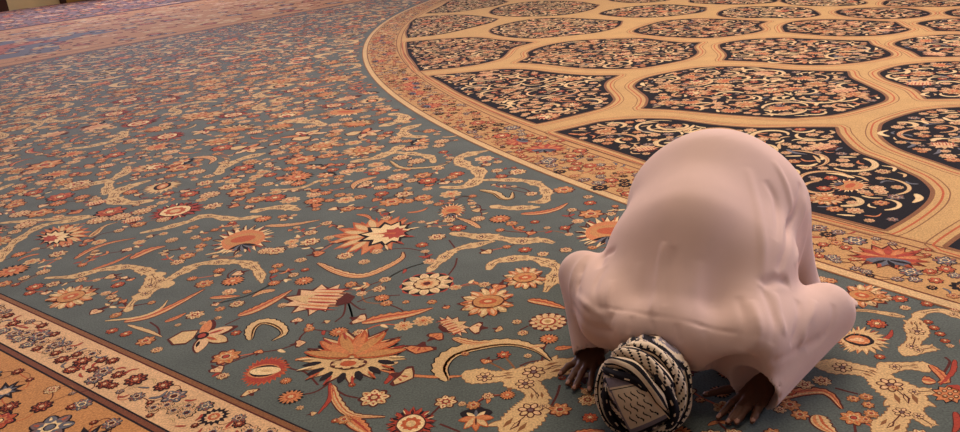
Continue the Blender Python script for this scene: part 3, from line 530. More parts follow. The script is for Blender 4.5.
def build_field():
    W = Weave(0.0)
    W.poly([uv(UC, VA), uv(UNEAR, VA), uv(UNEAR, VFAR), uv(UC, VFAR)], 'field', 0)
    g = Grid(-14, 4.5, 0.8, 22.5, 0.02)
    # hand-placed flowers
    for v, c, t, r in TR['palm']:
        c = np.array(c); d = np.array(t) - c; L = np.hypot(*d) * 2
        L *= 0.72 if v == 'bud' else 1.0; W.put(T_palm(v, r), c, math.atan2(d[1], d[0]), L, 4); g.mark(c[0], c[1], max(L, L / r) * 0.42)
    for v, c, w in TR['ros']:
        W.put(T_ros(v), np.array(c), RNG.uniform(0, 6), w, 4); g.mark(c[0], c[1], w * 0.5)
    for pts, w in TR['band']:
        draw_band(W, pts, w, 1); g.markline(catmull(pts, 12), w * 0.5)
    for v, pts, w in TR['leaf']:
        draw_leaf(W, pts, w, v, 3); g.markline(catmull(pts, 10), w * 0.5)
    for pts in TR['stem']:
        draw_stem(W, pts, 0); g.markline(catmull(pts, 10), 0.01)
    def inside(x, y, m):
        p = np.array([x, y])
        return p @ V > VA + m + 0.02 and p @ U > UC + m and np.hypot(*(p - MC)) > RO + m + 0.02 and view_ok(x, y)
    placed = []
    def throw(n, near, size, fn):
        k = 0
        for _ in range(n):
            # spots drawn evenly over the seen floor
            y = 1.0 + 21 * RNG.random() ** 0.75; x = RNG.uniform(-0.78 * y - 1.0, 0.3 * y + 1.2)
            s = RNG.uniform(*size)
            if not near(x, y) or not inside(x, y, s * 0.55) or not g.free(x, y, s * 0.55): continue
            fn(x, y, s); k += 1
        return k
    far = lambda y: 1 if y > 9 else 0
    traced = lambda x, y: y > 3.9
    def big(x, y, s):
        v = RNG.choice(('flame', 'fan', 'heart', 'leafy', 'streak', 'leafy', 'eye', 'tulip', 'redflame') if y < 8 else ('flame', 'heart', 'leafy', 'streak'))
        W.put(T_palm(v, RNG.uniform(0.8, 1.2), far(y)), np.array([x, y]), RNG.uniform(0, 6.28), s, 4); g.mark(x, y, s * 0.5); placed.append((x, y))
    def swirl(x, y, s):
        a = RNG.uniform(0, 6.28); b = RNG.choice((-1, 1)) * RNG.uniform(0.5, 1.0); p = np.array([x, y]); pts = [p]
        for i in range(5):
            p = p + 0.17 * np.array([math.cos(a), math.sin(a)]); a += b
            if i == 2: b = -b * 0.8
            if not inside(p[0], p[1], 0.05) or not g.free(p[0], p[1], 0.05): break
            pts.append(p)
        if len(pts) > 3:
            draw_band(W, pts, RNG.uniform(0.06, 0.09), 1, far(y)); g.markline(catmull(pts, 6), 0.045)
    def saz(x, y, s):
        a = RNG.uniform(0, 6.28); b = RNG.choice((-1, 1)) * RNG.uniform(0.3, 0.7); p = np.array([x, y]); pts = [p]
        for i in range(3):
            p = p + s / 3 * np.array([math.cos(a), math.sin(a)]); a += b
            if not g.free(p[0], p[1], 0.025): return
            pts.append(p)
        draw_leaf(W, pts, s * RNG.uniform(0.16, 0.26), RNG.choice(('tan', 'orange', 'dark', 'red', 'orange')), 3, far(y)); g.markline(catmull(pts, 5), 0.025)
    def ros(x, y, s):
        v = RNG.choice(('cream', 'orange', 'red', 'dark', 'orange', 'layer', 'cream', 'tanros', 'pale'))
        if RNG.random() < 0.3: W.put(T_palm('bud' if s < 0.1 else RNG.choice(('leafy', 'lotus', 'streak')), RNG.uniform(0.7, 1.0), far(y)), np.array([x, y]), RNG.uniform(0, 6.28), s * 1.1, 4)
        else: W.put(T_ros(v, far(y)), np.array([x, y]), RNG.uniform(0, 6), s, 4)
        g.mark(x, y, s * 0.5); placed.append((x, y))
    throw(2500, traced, (0.22, 0.34), big)
    throw(5000, traced, (0.1, 0.1), swirl)
    throw(9000, traced, (0.18, 0.34), saz)
    throw(30000, traced, (0.075, 0.13), ros)
    throw(16000, lambda x, y: True, (0.05, 0.08), ros)
    throw(14000, lambda x, y: True, (0.09, 0.17), saz)
    throw(16000, lambda x, y: True, (0.035, 0.055), ros)
    def dim(x, y, s):
        W.put(T_ros(RNG.choice(('umber', 'mauve', 'red', 'umber', 'orange')), 1), np.array([x, y]), RNG.uniform(0, 6), s, 4); g.mark(x, y, s * 0.5)
    throw(26000, lambda x, y: y > 6.5, (0.06, 0.13), dim)
    # connecting stems
    pl = np.array(placed)
    for i, (x, y) in enumerate(placed):
        if y > 8: continue
        d = np.hypot(*(pl - (x, y)).T); j = np.argsort(d)[1:3]
        for q in j:
            if d[q] < 0.4 and RNG.random() < 0.6:
                a, b = np.array([x, y]), pl[q]; m = (a + b) / 2 + np.array([-(b - a)[1], (b - a)[0]]) * RNG.uniform(-0.25, 0.25)
                draw_stem(W, [a, m, b], 0, RNG.choice(('maroon', 'maroon', 'brown', 'rust')), 0.007, 4)
                if y < 5.5:
                    for sg in (-1, 1):
                        e = m + np.array([-(b - a)[1], (b - a)[0]]) / (np.linalg.norm(b - a) + 1e-9) * sg * 0.03 + (b - a) * 0.06
                        if g.free(e[0], e[1], 0.012): draw_leaf(W, [m, (m + e) / 2 + (b - a) * 0.02, e + (b - a) * 0.08], 0.016, RNG.choice(('tan', 'orange', 'red', 'cream')), 1, 1)
    return W.build('blue_field', carpet)
build_field()

def arc(r, a0, a1, n=240):
    a = np.linspace(a0, a1, n)
    return MC + np.c_[np.cos(a), np.sin(a)] * r

def build_ring():
    W = Weave(0.0012)
    a0, a1 = R(90), R(300)
    def hoop(r0, r1, m, k): W.strip(arc(r0, a0, a1), arc(r1, a0, a1), m, k)
    hoop(RI - 0.02, RO, 'gold', 0)
    hoop(RO - 0.006, RO + 0.004, 'brown', 1); hoop(RO - 0.058, RO - 0.048, 'line', 1); hoop(RO - 0.05, RO - 0.006, 'tan', 1)
    hoop(RI + 0.052, RI + 0.062, 'line', 1); hoop(RI - 0.004, RI + 0.006, 'line', 1)
    g = Grid(-2.5, 8, 0, 20, 0.01)
    for v, c, t, r in TR['rbord']:
        c = np.array(c); d = np.array(t) - c; L = np.hypot(*d) * 2
        W.put(T_palm(v, 0.8), c, math.atan2(d[1], d[0]), 0.23, 3); g.mark(c[0], c[1], 0.13)
    for v, c, w in TR['rbros']:
        W.put(T_ros(v), np.array(c), RNG.uniform(0, 6), w, 3); g.mark(c[0], c[1], w * 0.5)
    pl = []
    def thr(n, s0, s1, fn):
        for _ in range(n):
            a = RNG.uniform(R(125), R(262)); r = RNG.uniform(RI + 0.07, RO - 0.07); s = RNG.uniform(s0, s1)
            p = MC + np.array([math.cos(a), math.sin(a)]) * r
            if p[0] > 6.5 or p[1] < 0.5 or not view_ok(*p) or r - s * 0.5 < RI + 0.055 or r + s * 0.5 > RO - 0.05 or not g.free(p[0], p[1], s * 0.5): continue
            fn(p, s, a); g.mark(p[0], p[1], s * 0.5)
    def palm(p, s, a): W.put(T_palm('redpalm', 0.9, 1 if p[1] > 11 else 0), p, a + RNG.choice((0, math.pi)), s, 3); pl.append(p)
    def ros(p, s, a): W.put(T_ros(RNG.choice(('blue', 'red', 'red', 'slate', 'ink', 'orange')), 1 if p[1] > 9 else 0), p, RNG.uniform(0, 6), s, 3); pl.append(p)
    def lf(p, s, a):
        b = RNG.uniform(0, 6.28); q = np.array([math.cos(b), math.sin(b)]) * s * 0.5; nn = np.array([-q[1], q[0]]) * RNG.uniform(-.6, .6)
        draw_leaf(W, [p - q, p + nn, p + q], s * 0.2, RNG.choice(('navy', 'red', 'red', 'orange')), 3, 1)
    thr(260, 0.18, 0.22, palm); thr(2600, 0.06, 0.09, ros); thr(6000, 0.03, 0.055, ros); thr(16000, 0.045, 0.08, lf)
    P2 = np.array(pl)
    for p in pl:
        if p[1] > 9: continue
        d = np.hypot(*(P2 - p).T); j = np.argsort(d)[1:3]
        for q in j:
            if d[q] < 0.3:
                m = (p + P2[q]) / 2 + np.array([-(P2[q] - p)[1], (P2[q] - p)[0]]) * RNG.uniform(-0.4, 0.4)
                draw_stem(W, [p, m, P2[q]], 2, RNG.choice(('maroon', 'brown')), 0.005, 4)
    return W.build('ring_border', carpet)
build_ring()

def inpoly(pts, poly):
    x, y = pts[:, 0], pts[:, 1]; r = np.zeros(len(pts), bool); n = len(poly)
    for i in range(n):
        x1, y1 = poly[i]; x2, y2 = poly[i - 1]
        c = (y1 > y) != (y2 > y)
        with np.errstate(divide='ignore', invalid='ignore'):
            r ^= c & (x < (x2 - x1) * (y - y1) / (y2 - y1) + x1)
    return r

def build_medallion():
    W = Weave(0.0012)
    a0, a1 = R(100), R(300)
    a = np.linspace(a0, a1, 300)
    W.poly(np.r_[arc(RI - 0.02, a0, a1, 300), [MC]], 'road', 0)
    for ci, cell in enumerate(TR['cells']):
        c = catmull(cell, 10, True, [q[2] for q in cell])
        ctr = c.mean(0); far = ctr[1] > 9.5
        sgn = 1 if np.sum(c[:, 0] * np.roll(c[:, 1], -1) - np.roll(c[:, 0], -1) * c[:, 1]) > 0 else -1
        N = -normals(np.r_[c[-1:], c, c[:1]])[1:-1] * sgn       # outward
        if not far:
            W.strip(np.r_[c, c[:1]] + np.r_[N, N[:1]] * 0.055, np.r_[c, c[:1]] + np.r_[N, N[:1]] * 0.045, 'rust', 1)
            W.strip(np.r_[c, c[:1]] + np.r_[N, N[:1]] * 0.08, np.r_[c, c[:1]] + np.r_[N, N[:1]] * 0.074, 'brown', 1)
        W.strip(np.r_[c, c[:1]] + np.r_[N, N[:1]] * 0.02, np.r_[c, c[:1]] - np.r_[N, N[:1]] * 0.01, 'brown', 2)
        W.poly(c, 'navy', 3); W.c += 1
        lo, hi = c.min(0), c.max(0); area = 0.5 * abs(np.sum(c[:, 0] * np.roll(c[:, 1], -1) - np.roll(c[:, 0], -1) * c[:, 1]))
        g = Grid(lo[0] - .1, hi[0] + .1, lo[1] - .1, hi[1] + .1, 0.012)
        gx = lo[0] - .1 + (np.arange(g.a.shape[0]) + .5) * g.h; gy = lo[1] - .1 + (np.arange(g.a.shape[1]) + .5) * g.h
        XX, YY = np.meshgrid(gx, gy, indexing='ij'); ins = inpoly(np.c_[XX.ravel(), YY.ravel()], c - N * 0.016).reshape(XX.shape)
        g.a = ~ins
        def fits(p, r): return g.free(p[0], p[1], r)
        lod = 1 if far else 0
        def rnd(): return np.array([RNG.uniform(lo[0], hi[0]), RNG.uniform(lo[1], hi[1])])
        den = area / 1.2
        # palmettes
        for _ in range(int(22 * den) + 5):
            p = rnd(); s = RNG.uniform(0.13, 0.20)
            if fits(p, s * 0.5): W.put(T_palm(RNG.choice(('leafy', 'heart', 'streak', 'fan')), 0.9, lod), p, RNG.uniform(0, 6.28), s, 7); g.mark(p[0], p[1], s * 0.45)
        # scrolls: tapering spirals in cream
        for _ in range(int(750 * den) + 10):
            p = rnd(); a_ = RNG.uniform(0, 6.28); s = RNG.uniform(0.14, 0.42); dirn = RNG.choice((-1, 1)); pts = []; th = np.linspace(0, RNG.uniform(2.2, 4.6), 12)
            rr = s * 0.5 * (1 - 0.14 * th)
            pts = p + np.c_[np.cos(a_ + dirn * th), np.sin(a_ + dirn * th)] * rr[:, None]
            if not all(g.free(q[0], q[1], 0.016) for q in pts): continue
            draw_leaf(W, pts, RNG.uniform(0.018, 0.034), RNG.choice(('cream', 'cream', 'tan')), 5, lod); g.markline(pts, 0.014)
            # leaf knob where the scroll starts
            if fits(p, 0.04) and not far: W.put(T_ros(RNG.choice(('orange', 'pale', 'red')), 0), p, 0, 0.075, 7); g.mark(p[0], p[1], 0.04)
        for _ in range(int(450 * den) + 10):
            p = rnd(); s = RNG.uniform(0.045, 0.085)
            if fits(p, s * 0.5): W.put(T_ros(RNG.choice(('orange', 'pale', 'pale', 'cream', 'tanros', 'slate')), lod), p, RNG.uniform(0, 6), s, 7); g.mark(p[0], p[1], s * 0.45)
        for _ in range(int(5200 * den) + 10):
            p = rnd(); b = RNG.uniform(0, 6.28); s = RNG.uniform(0.05, 0.14); q = np.array([math.cos(b), math.sin(b)]) * s * 0.5; nn = np.array([-q[1], q[0]]) * RNG.uniform(-.7, .7)
            if not (fits(p, 0.012) and fits(p - q, 0.012) and fits(p + q, 0.012)): continue
            draw_leaf(W, [p - q, p + nn, p + q], s * RNG.uniform(0.16, 0.3), RNG.choice(('cream', 'cream', 'tan', 'orange', 'navy')), 5, 1); g.markline([p - q, p - q/2, p, p + q/2, p + q], 0.01)
    return W.build('medallion', carpet)
build_medallion()

def build_near_border():
    W = Weave(0.0012)
    u0, u1 = -9.0, 9.0
    def stripe(v0, v1, m, k): W.poly([uv(u0, v0), uv(u1, v0), uv(u1, v1), uv(u0, v1)], m, k)
    stripe(VA - 0.006, VA, 'ink', 3); stripe(VA - 0.024, VA - 0.006, 'brown', 2); stripe(VA - 0.030, VA - 0.024, 'maroon', 3)
    stripe(VB, VA - 0.01, 'blush', 0)
    stripe(VB - 0.000, VB + 0.007, 'ink', 3); stripe(VB - 0.018, VB - 0.000, 'line', 2); stripe(VB - 0.025, VB - 0.018, 'ink', 3)
    stripe(VB - 2.0, VB, 'honey', 0)
    g = Grid(-5.5, 3, -1, 6.5, 0.01)
    pl = []
    for key in ('pb', 'oc'):
        for v, c, w in TR[key]:
            if key == 'pb' and not VB + w * 0.4 < np.dot(c, V) < VA - 0.03 - w * 0.4: continue
            v = 'wine' if v == 'red' else v
            if v == 'slate' and key == 'oc' and w > 0.1: W.put(T_palm('leafdark', 1.0), np.array(c), RNG.uniform(0, 6), w * 1.1, 4)
            else: W.put(T_ros(v), np.array(c), RNG.uniform(0, 6), w, 4)
            g.mark(c[0], c[1], w * 0.5); pl.append(np.array(c))
    def thr(n, v0, v1, s0, s1, fn):
        for _ in range(n):
            p = uv(RNG.uniform(-6, 3), RNG.uniform(v0, v1)); s = RNG.uniform(s0, s1); v = p @ V
            if not view_ok(*p) or v - s * 0.5 < v0 or v + s * 0.5 > v1 or not g.free(p[0], p[1], s * 0.5): continue
            fn(p, s); g.mark(p[0], p[1], s * 0.5)
    def r1(p, s): W.put(T_ros(RNG.choice(('slate', 'outl', 'wine', 'wine', 'outl', 'blue'))), p, RNG.uniform(0, 6), s, 4); pl.append(p)
    def r2(p, s):
        if s > 0.12: W.put(T_palm('leafdark', 1.0), p, RNG.uniform(0, 6), s * 1.2, 4)
        else: W.put(T_ros(RNG.choice(('blue', 'wine', 'slate', 'red'))), p, RNG.uniform(0, 6), s, 4)
        pl.append(p)
    def lf(p, s):
        b = RNG.uniform(0, 6.28); q = np.array([math.cos(b), math.sin(b)]) * s * 0.5; nn = np.array([-q[1], q[0]]) * RNG.uniform(-.7, .7)
        draw_leaf(W, [p - q, p + nn, p + q], s * RNG.uniform(0.15, 0.25), RNG.choice(('navy', 'red', 'red', 'dark')), 4, 1)
    thr(2500, VB + 0.015, VA - 0.04, 0.045, 0.075, r1); thr(2500, VB - 1.2, VB - 0.05, 0.08, 0.17, r2)
    thr(9000, VB + 0.015, VA - 0.05, 0.035, 0.06, lf); thr(3000, VB - 1.2, VB - 0.05, 0.05, 0.1, lf)
    P2 = np.array(pl)
    for p in pl:
        d = np.hypot(*(P2 - p).T); j = np.argsort(d)[1:3]
        for q in j:
            if d[q] < 0.22 and RNG.random() < 0.7:
                m = (p + P2[q]) / 2 + np.array([-(P2[q] - p)[1], (P2[q] - p)[0]]) * RNG.uniform(-0.5, 0.5)
                draw_stem(W, [p, m, P2[q]], 2, RNG.choice(('brown', 'maroon', 'rust')), 0.004, 5)
    return W.build('near_border', carpet)
build_near_border()

def build_far_border():
    W = Weave(0.0012)
    v0, v1 = -2.0, VFAR
    def stripe(u0, u1, m, k): W.poly([uv(u0, v0), uv(u1, v0), uv(u1, v1), uv(u0, v1)], m, k)
    stripe(UD, UC, 'honey', 0); stripe(UC - 0.12, UC, 'brown', 1); stripe(UC - 0.5, UC - 0.44, 'brown', 1)
    stripe(UE, UD, 'lilac', 0); stripe(UD - 0.25, UD, 'maroon', 1)
    # long lilac cartouche lying in the tan border
    cc = np.array(FARC); W.poly(catmull(cc, 6, True), 'slate', 3); W.c += 1
    cm = cc.mean(0); W.poly(catmull(cm + (cc - cm) * 0.6 + [-0.6, -0.5], 6, True), 'rust', 4); W.c += 1
    g = Grid(-24, 4, 5, 40, 0.05)
    for _ in range(16000):
        x, y = RNG.uniform(-24, 0), RNG.uniform(6, 38); p = np.array([x, y]); u = p @ U
        s = RNG.uniform(0.16, 0.42)
        if not view_ok(x, y) or u > UC - 0.5 or u < UE or abs(u - UD) < 0.3 or not g.free(x, y, s * 0.5): continue
        if u > UD: v = RNG.choice(('pale', 'tanros', 'orange', 'red', 'slate'))
        else: v = RNG.choice(('ink', 'slate', 'red', 'dark', 'pale', 'ink', 'orange'))
        W.put(T_ros(v, 1), p, 0, s, 5); g.mark(x, y, s * 0.5)
    return W.build('far_border', carpet)
FARC = [[-8.74, 15.36], [-8.2, 15.38], [-7.67, 15.4], [-7.32, 15.86], [-6.76, 15.88], [-6.28, 15.51], [-6.42, 15.04], [-6.73, 14.73], [-6.62, 13.91], [-6.23, 12.88], [-6.51, 12.65], [-7.1, 12.34]]
build_far_border()

# ------------------------------------------------------------------ hall shell beyond the carpet
def plaster(name, col, var=0.05):
    return fabric(name, col, var=var, scale=2.0, rough=0.6)
def slab(name, p0, p1, z0, z1, thick, mat, parent=None):
    """upright slab from p0 to p1, thickened away from the hall"""
    p0, p1 = np.array(p0), np.array(p1); d = p1 - p0; n = np.array([d[1], -d[0]]) / np.hypot(*d) * thick
    bm = bmesh.new()
    q = [p0, p1, p1 - n, p0 - n]
    lo = [bm.verts.new((a[0], a[1], z0)) for a in q]; hi = [bm.verts.new((a[0], a[1], z1)) for a in q]
    bm.faces.new(lo); bm.faces.new(hi)
    for i in range(4): bm.faces.new((lo[i], lo[(i + 1) % 4], hi[(i + 1) % 4], hi[i]))
    bmesh.ops.recalc_face_normals(bm, faces=bm.faces)
    me = bpy.data.meshes.new(name); bm.to_mesh(me); bm.free(); me.materials.append(mat)
    return link_mesh(name, me, parent)

fl_ = bpy.data.meshes.new('floor')
fl_.from_pydata([(-45, -6, -0.02), (30, -6, -0.02), (30, 50, -0.02), (-45, 50, -0.02)], [], [(0, 1, 2, 3)])
fl_.materials.append(plaster('marble_floor', rgb(190, 176, 156)))
flo = link_mesh('floor', fl_); flo['kind'] = 'structure'
STONE = plaster('cream_stone', rgb(232, 206, 150)); WOODD = plaster('dark_wood', rgb(74, 46, 34)); GILT = plaster('ochre_stone', rgb(196, 146, 78))
w_ = slab('wall_left', uv(UE, 4), uv(UE, 34), 0, 7, 0.4, STONE); w_['kind'] = 'structure'
w_ = slab('baseboard_left', uv(UE + 0.03, 13.0), uv(UE + 0.03, 34), 0.004, 0.32, 0.03, GILT); w_['kind'] = 'structure'
t_ = slab('trim_1', uv(UE + 0.10, 12.95), uv(UE + 0.10, 13.12), 0.004, 3.2, 0.10, WOODD); t_['kind'] = 'structure'
t_ = slab('trim_2', uv(UE + 0.14, 10.4), uv(UE + 0.14, 11.32), 0.004, 3.2, 0.14, WOODD); t_['kind'] = 'structure'

# ------------------------------------------------------------------ the kneeling man
FL = 0.0052          # top of the carpet pile
A_ = np.array([0.47, 0.883]); A3 = np.array([0.47, 0.883, 0.0])       # from head towards heels
B3 = np.array([0.883, -0.47, 0.0])                                     # towards his left side

def v3(*a): return np.array(a, float)

def d_cone(p, a, b, ra, rb):
    a = np.asarray(a, float); b = np.asarray(b, float); ab = b - a
    t = np.clip(((p - a) @ ab) / (ab @ ab), 0, 1)
    return np.linalg.norm(p - a - t[..., None] * ab, axis=-1) - (ra + (rb - ra) * t)

def d_ell(p, c, r, M=None):
    q = p - np.asarray(c, float)
    if M is not None: q = q @ np.asarray(M, float).T
    r = np.asarray(r, float)
    k0 = np.linalg.norm(q / r, axis=-1); k1 = np.linalg.norm(q / (r * r), axis=-1) + 1e-9
    return k0 * (k0 - 1.0) / k1

def smin(a, b, k):
    h = np.clip(0.5 + 0.5 * (b - a) / k, 0, 1)
    return b + (a - b) * h - k * h * (1 - h)
def smax(a, b, k): return -smin(-a, -b, k)

def d_line(p, pts):
    """distance to a polyline"""
    best = None
    for a, b in zip(pts[:-1], pts[1:]):
        d = d_cone(p, a, b, 0, 0)
        best = d if best is None else np.minimum(best, d)
    return best

def surface(f, lo, hi, h, blk=24):
    """naive surface nets over the blocks that the surface crosses; returns verts, quads"""
    lo = np.asarray(lo, float); n = np.ceil((np.asarray(hi) - lo) / h).astype(int) + 1
    D = np.full(n, 1.0, np.float32)
    ax = [lo[i] + np.arange(n[i]) * h for i in range(3)]
    rad = blk * h * 0.5 * 1.75 + 2 * h
    for i in range(0, n[0], blk):
        for j in range(0, n[1], blk):
            for k in range(0, n[2], blk):
                sl = (slice(i, min(i + blk + 1, n[0])), slice(j, min(j + blk + 1, n[1])), slice(k, min(k + blk + 1, n[2])))
                xs, ys, zs = ax[0][sl[0]], ax[1][sl[1]], ax[2][sl[2]]
                c = np.array([[xs.mean(), ys.mean(), zs.mean()]])
                d0 = float(f(c)[0])
                if abs(d0) > rad * 1.25 + 0.03:
                    D[sl] = 1.0 if d0 > 0 else -1.0; continue
                g_ = np.stack(np.meshgrid(xs, ys, zs, indexing='ij'), -1)
                D[sl] = f(g_.reshape(-1, 3)).reshape(g_.shape[:3])
    S = D < 0
    C = np.zeros(np.array(n) - 1, np.uint8)
    for dx in (0, 1):
        for dy in (0, 1):
            for dz in (0, 1):
                C += S[dx:n[0] - 1 + dx, dy:n[1] - 1 + dy, dz:n[2] - 1 + dz]
    act = (C > 0) & (C < 8)
    idx = np.full(act.shape, -1, np.int64); cells = np.argwhere(act); idx[act] = np.arange(len(cells))
    acc = np.zeros((len(cells), 3)); cnt = np.zeros(len(cells))
    i, j, k = cells.T
    for axis in range(3):
        o = [(0, 0, 0)]
        for u in (0, 1):
            for w in (0, 1):
                off = np.zeros(3, int); off[(axis + 1) % 3] = u; off[(axis + 2) % 3] = w
                e = off.copy(); e[axis] = 1
                d0 = D[i + off[0], j + off[1], k + off[2]]; d1 = D[i + e[0], j + e[1], k + e[2]]
                m = (d0 < 0) != (d1 < 0)
                t = np.where(m, d0 / np.where(m, d0 - d1, 1), 0)
                p = np.repeat(off[None].astype(float), len(cells), 0); p[:, axis] += t
                acc[m] += p[m]; cnt[m] += 1
    V_ = lo + (cells + acc / cnt[:, None]) * h
    Q = []
    for axis in range(3):
        u, w = (axis + 1) % 3, (axis + 2) % 3
        s0 = [slice(1, -1)] * 3; s1 = [slice(1, -1)] * 3
        s0[axis] = slice(0, -1); s1[axis] = slice(1, None)
        a, b = S[tuple(s0)], S[tuple(s1)]
        e = np.argwhere(a != b); 
        if len(e) == 0: continue
        e0 = e.copy(); e0[:, u] += 1; e0[:, w] += 1     # grid point of the edge's start (offset by the slices)
        def ci(du, dw):
            q = e0.copy(); q[:, u] -= du; q[:, w] -= dw
            return idx[q[:, 0], q[:, 1], q[:, 2]]
        q = np.stack([ci(1, 1), ci(0, 1), ci(0, 0), ci(1, 0)], 1)
        flip = ~a[tuple(e.T)]
        q[flip] = q[flip][:, ::-1]
        Q.append(q)
    return V_, np.concatenate(Q)

def catmull3(pts, n=5):
    p = [np.array(q, float) for q in pts]; out = []
    for i in range(len(p) - 1):
        a, b = p[i], p[i + 1]; t0 = (b - p[i - 1]) / 2 if i else b - a; t1 = (p[i + 2] - a) / 2 if i + 2 < len(p) else b - a
        for j in range(n):
            t = j / n
            out.append((2*t**3 - 3*t**2 + 1) * a + (t**3 - 2*t**2 + t) * t0 + (3*t**2 - 2*t**3) * b + (t**3 - t**2) * t1)
    out.append(p[-1]); return np.array(out)

def sdf_object(name, f, lo, hi, h, mats, parent, matfn=None, relax=1, weight=None, folds=None):
    V_, Q = surface(f, lo, hi, h)
    for _ in range(relax):                                # gentle smoothing of the net
        s = np.zeros_like(V_); c = np.zeros(len(V_))
        for a in range(4):
            b = Q[:, (a + 1) % 4]; np.add.at(s, Q[:, a], V_[b]); np.add.at(c, Q[:, a], 1)
            np.add.at(s, b, V_[Q[:, a]]); np.add.at(c, b, 1)
        w_ = 0.5 if weight is None else weight(V_)[:, None]
        V_ = V_ * (1 - w_) + w_ * s / np.maximum(c, 1)[:, None]
    if folds:                                             # creases pressed into the cloth along its own normals
        n_ = np.zeros_like(V_); fn = np.cross(V_[Q[:, 2]] - V_[Q[:, 0]], V_[Q[:, 3]] - V_[Q[:, 1]])
        for a in range(4): np.add.at(n_, Q[:, a], fn)
        n_ /= np.linalg.norm(n_, axis=1)[:, None] + 1e-12
        off = np.zeros(len(V_))
        for w_, amp, pts in folds:
            pts = catmull3(pts); k = len(pts)
            dd = np.full(len(V_), 9.0); ee = np.zeros(len(V_))
            near = np.where(np.linalg.norm(V_ - pts.mean(0), axis=1) < np.max(np.linalg.norm(pts - pts.mean(0), axis=1)) + 0.06)[0]
            W_ = V_[near]; dd = np.full(len(W_), 9.0); ee = np.zeros(len(W_))
            for q in range(k - 1):
                ab = pts[q + 1] - pts[q]; tt = np.clip(((W_ - pts[q]) @ ab) / (ab @ ab), 0, 1)
                d1 = np.linalg.norm(W_ - pts[q] - tt[:, None] * ab, axis=1); t = (q + tt) / (k - 1); m = d1 < dd
                dd[m] = d1[m]; ee[m] = np.sin(np.pi * np.clip(t[m], 0, 1)) ** 0.6
            off[near] += amp * 1.7 * ee * np.exp(-(dd / (w_ * 0.85)) ** 2)
        V_ = V_ + n_ * off[:, None]
    V_[:, 2] = np.maximum(V_[:, 2], FL)
    me = bpy.data.meshes.new(name)
    me.vertices.add(len(V_)); me.vertices.foreach_set('co', V_.ravel())
    me.loops.add(Q.size); me.loops.foreach_set('vertex_index', Q.ravel().astype(np.int32))
    me.polygons.add(len(Q)); me.polygons.foreach_set('loop_start', np.arange(0, Q.size, 4, dtype=np.int32))
    me.polygons.foreach_set('loop_total', np.full(len(Q), 4, np.int32))
    me.polygons.foreach_set('use_smooth', np.ones(len(Q), bool))
    for m in mats: me.materials.append(m)
    if matfn is not None:
        me.polygons.foreach_set('material_index', matfn(V_[Q].mean(1)).astype(np.int32))
    me.update(calc_edges=True); me.validate()
    return link_mesh(name, me, parent)

man = empty('person', (0.72, 2.30, 0.0), 'man in long pale pink gown and chequered headscarf, bowing forehead down on the carpet', 'person')

SKIN = fabric('skin', rgb(104, 66, 48), var=0.08, scale=40, rough=0.55)
SKIN.node_tree.nodes['Principled BSDF'].inputs['Specular IOR Level'].default_value = 0.4
NAIL = fabric('nail', rgb(172, 126, 108), var=0.04, rough=0.35)
HAIR = fabric('hair', rgb(24, 18, 16), var=0.2, scale=200, rough=0.7)
GOWN = fabric('gown_cotton', rgb(222, 187, 176), var=0.03, scale=9, rough=0.85, sheen=0.25, bump=0.08, bump_scale=1400)
SEAM = fabric('seam_thread', rgb(206, 180, 176), var=0.05, rough=0.9)

# skeleton (metres, on the floor of the hall)
HEAD = v3(0.385, 1.850, 0.122)
SH_M = v3(0.51, 2.03, 0.205); SH_R = SH_M - B3 * 0.18 + v3(0, 0, 0.0); SH_L = SH_M + B3 * 0.20 + v3(0, 0, -0.02)
PEL = v3(0.765, 2.50, 0.42)
EL_R, WR_R, CU_R = v3(0.305, 2.345, 0.225), v3(0.308, 2.205, 0.05), v3(0.292, 2.158, 0.050)
TC = v3(0.378, 1.840, 0.122)
EL_L, WR_L, CU_L = v3(0.968, 2.115, 0.142), v3(0.745, 1.945, 0.045), v3(0.674, 1.870, 0.068)
KN_R, KN_L = PEL - A3 * 0.12 - B3 * 0.13, PEL - A3 * 0.12 + B3 * 0.13
KN_R = v3(KN_R[0], KN_R[1], 0.07); KN_L = v3(KN_L[0], KN_L[1], 0.07)

def hand(wr, tips, thumb, side):
    """palm and five bent fingers lying on the pile: list of (a, b, ra, rb) cones and the fingertips"""
    C_ = []; ends = []
    tips = [np.array(t, float) for t in tips]; mid = sum(tips) / 4
    fwd = (mid - wr); fwd[2] = 0; L = np.linalg.norm(fwd); fwd /= L
    lat = np.array([-fwd[1], fwd[0], 0]) * side
    for i, t in enumerate(tips):
        k = wr + fwd * (L * (0.50 - 0.03 * abs(i - 1.2))) + lat * (0.030 - 0.020 * i); k[2] = 0.034 - 0.004 * abs(i - 1.3)   # knuckle
        C_.append((wr + lat * (0.012 - 0.008 * i), k, 0.021, 0.0125))
        t = t.copy(); t[2] = FL + 0.0075
        p1 = k + (t - k) * 0.45; p1[2] = 0.028; p2 = k + (t - k) * 0.76; p2[2] = 0.0185
        C_ += [(k, p1, 0.0105, 0.0095), (p1, p2, 0.0095, 0.0088), (p2, t, 0.0088, 0.0074)]
        ends.append((t, (t - p2) / np.linalg.norm(t - p2)))
    th = np.array(thumb, float); th[2] = FL + 0.009
    b0 = wr + fwd * 0.025 + lat * 0.028; b0[2] = 0.03
    m = b0 + (th - b0) * 0.55 + fwd * 0.004 + lat * 0.006; m[2] = 0.022
    C_ += [(wr + lat * 0.01, b0, 0.02, 0.016), (b0, m, 0.014, 0.0112), (m, th, 0.0112, 0.0085)]
    ends.append((th, (th - m) / np.linalg.norm(th - m)))
    return C_, ends

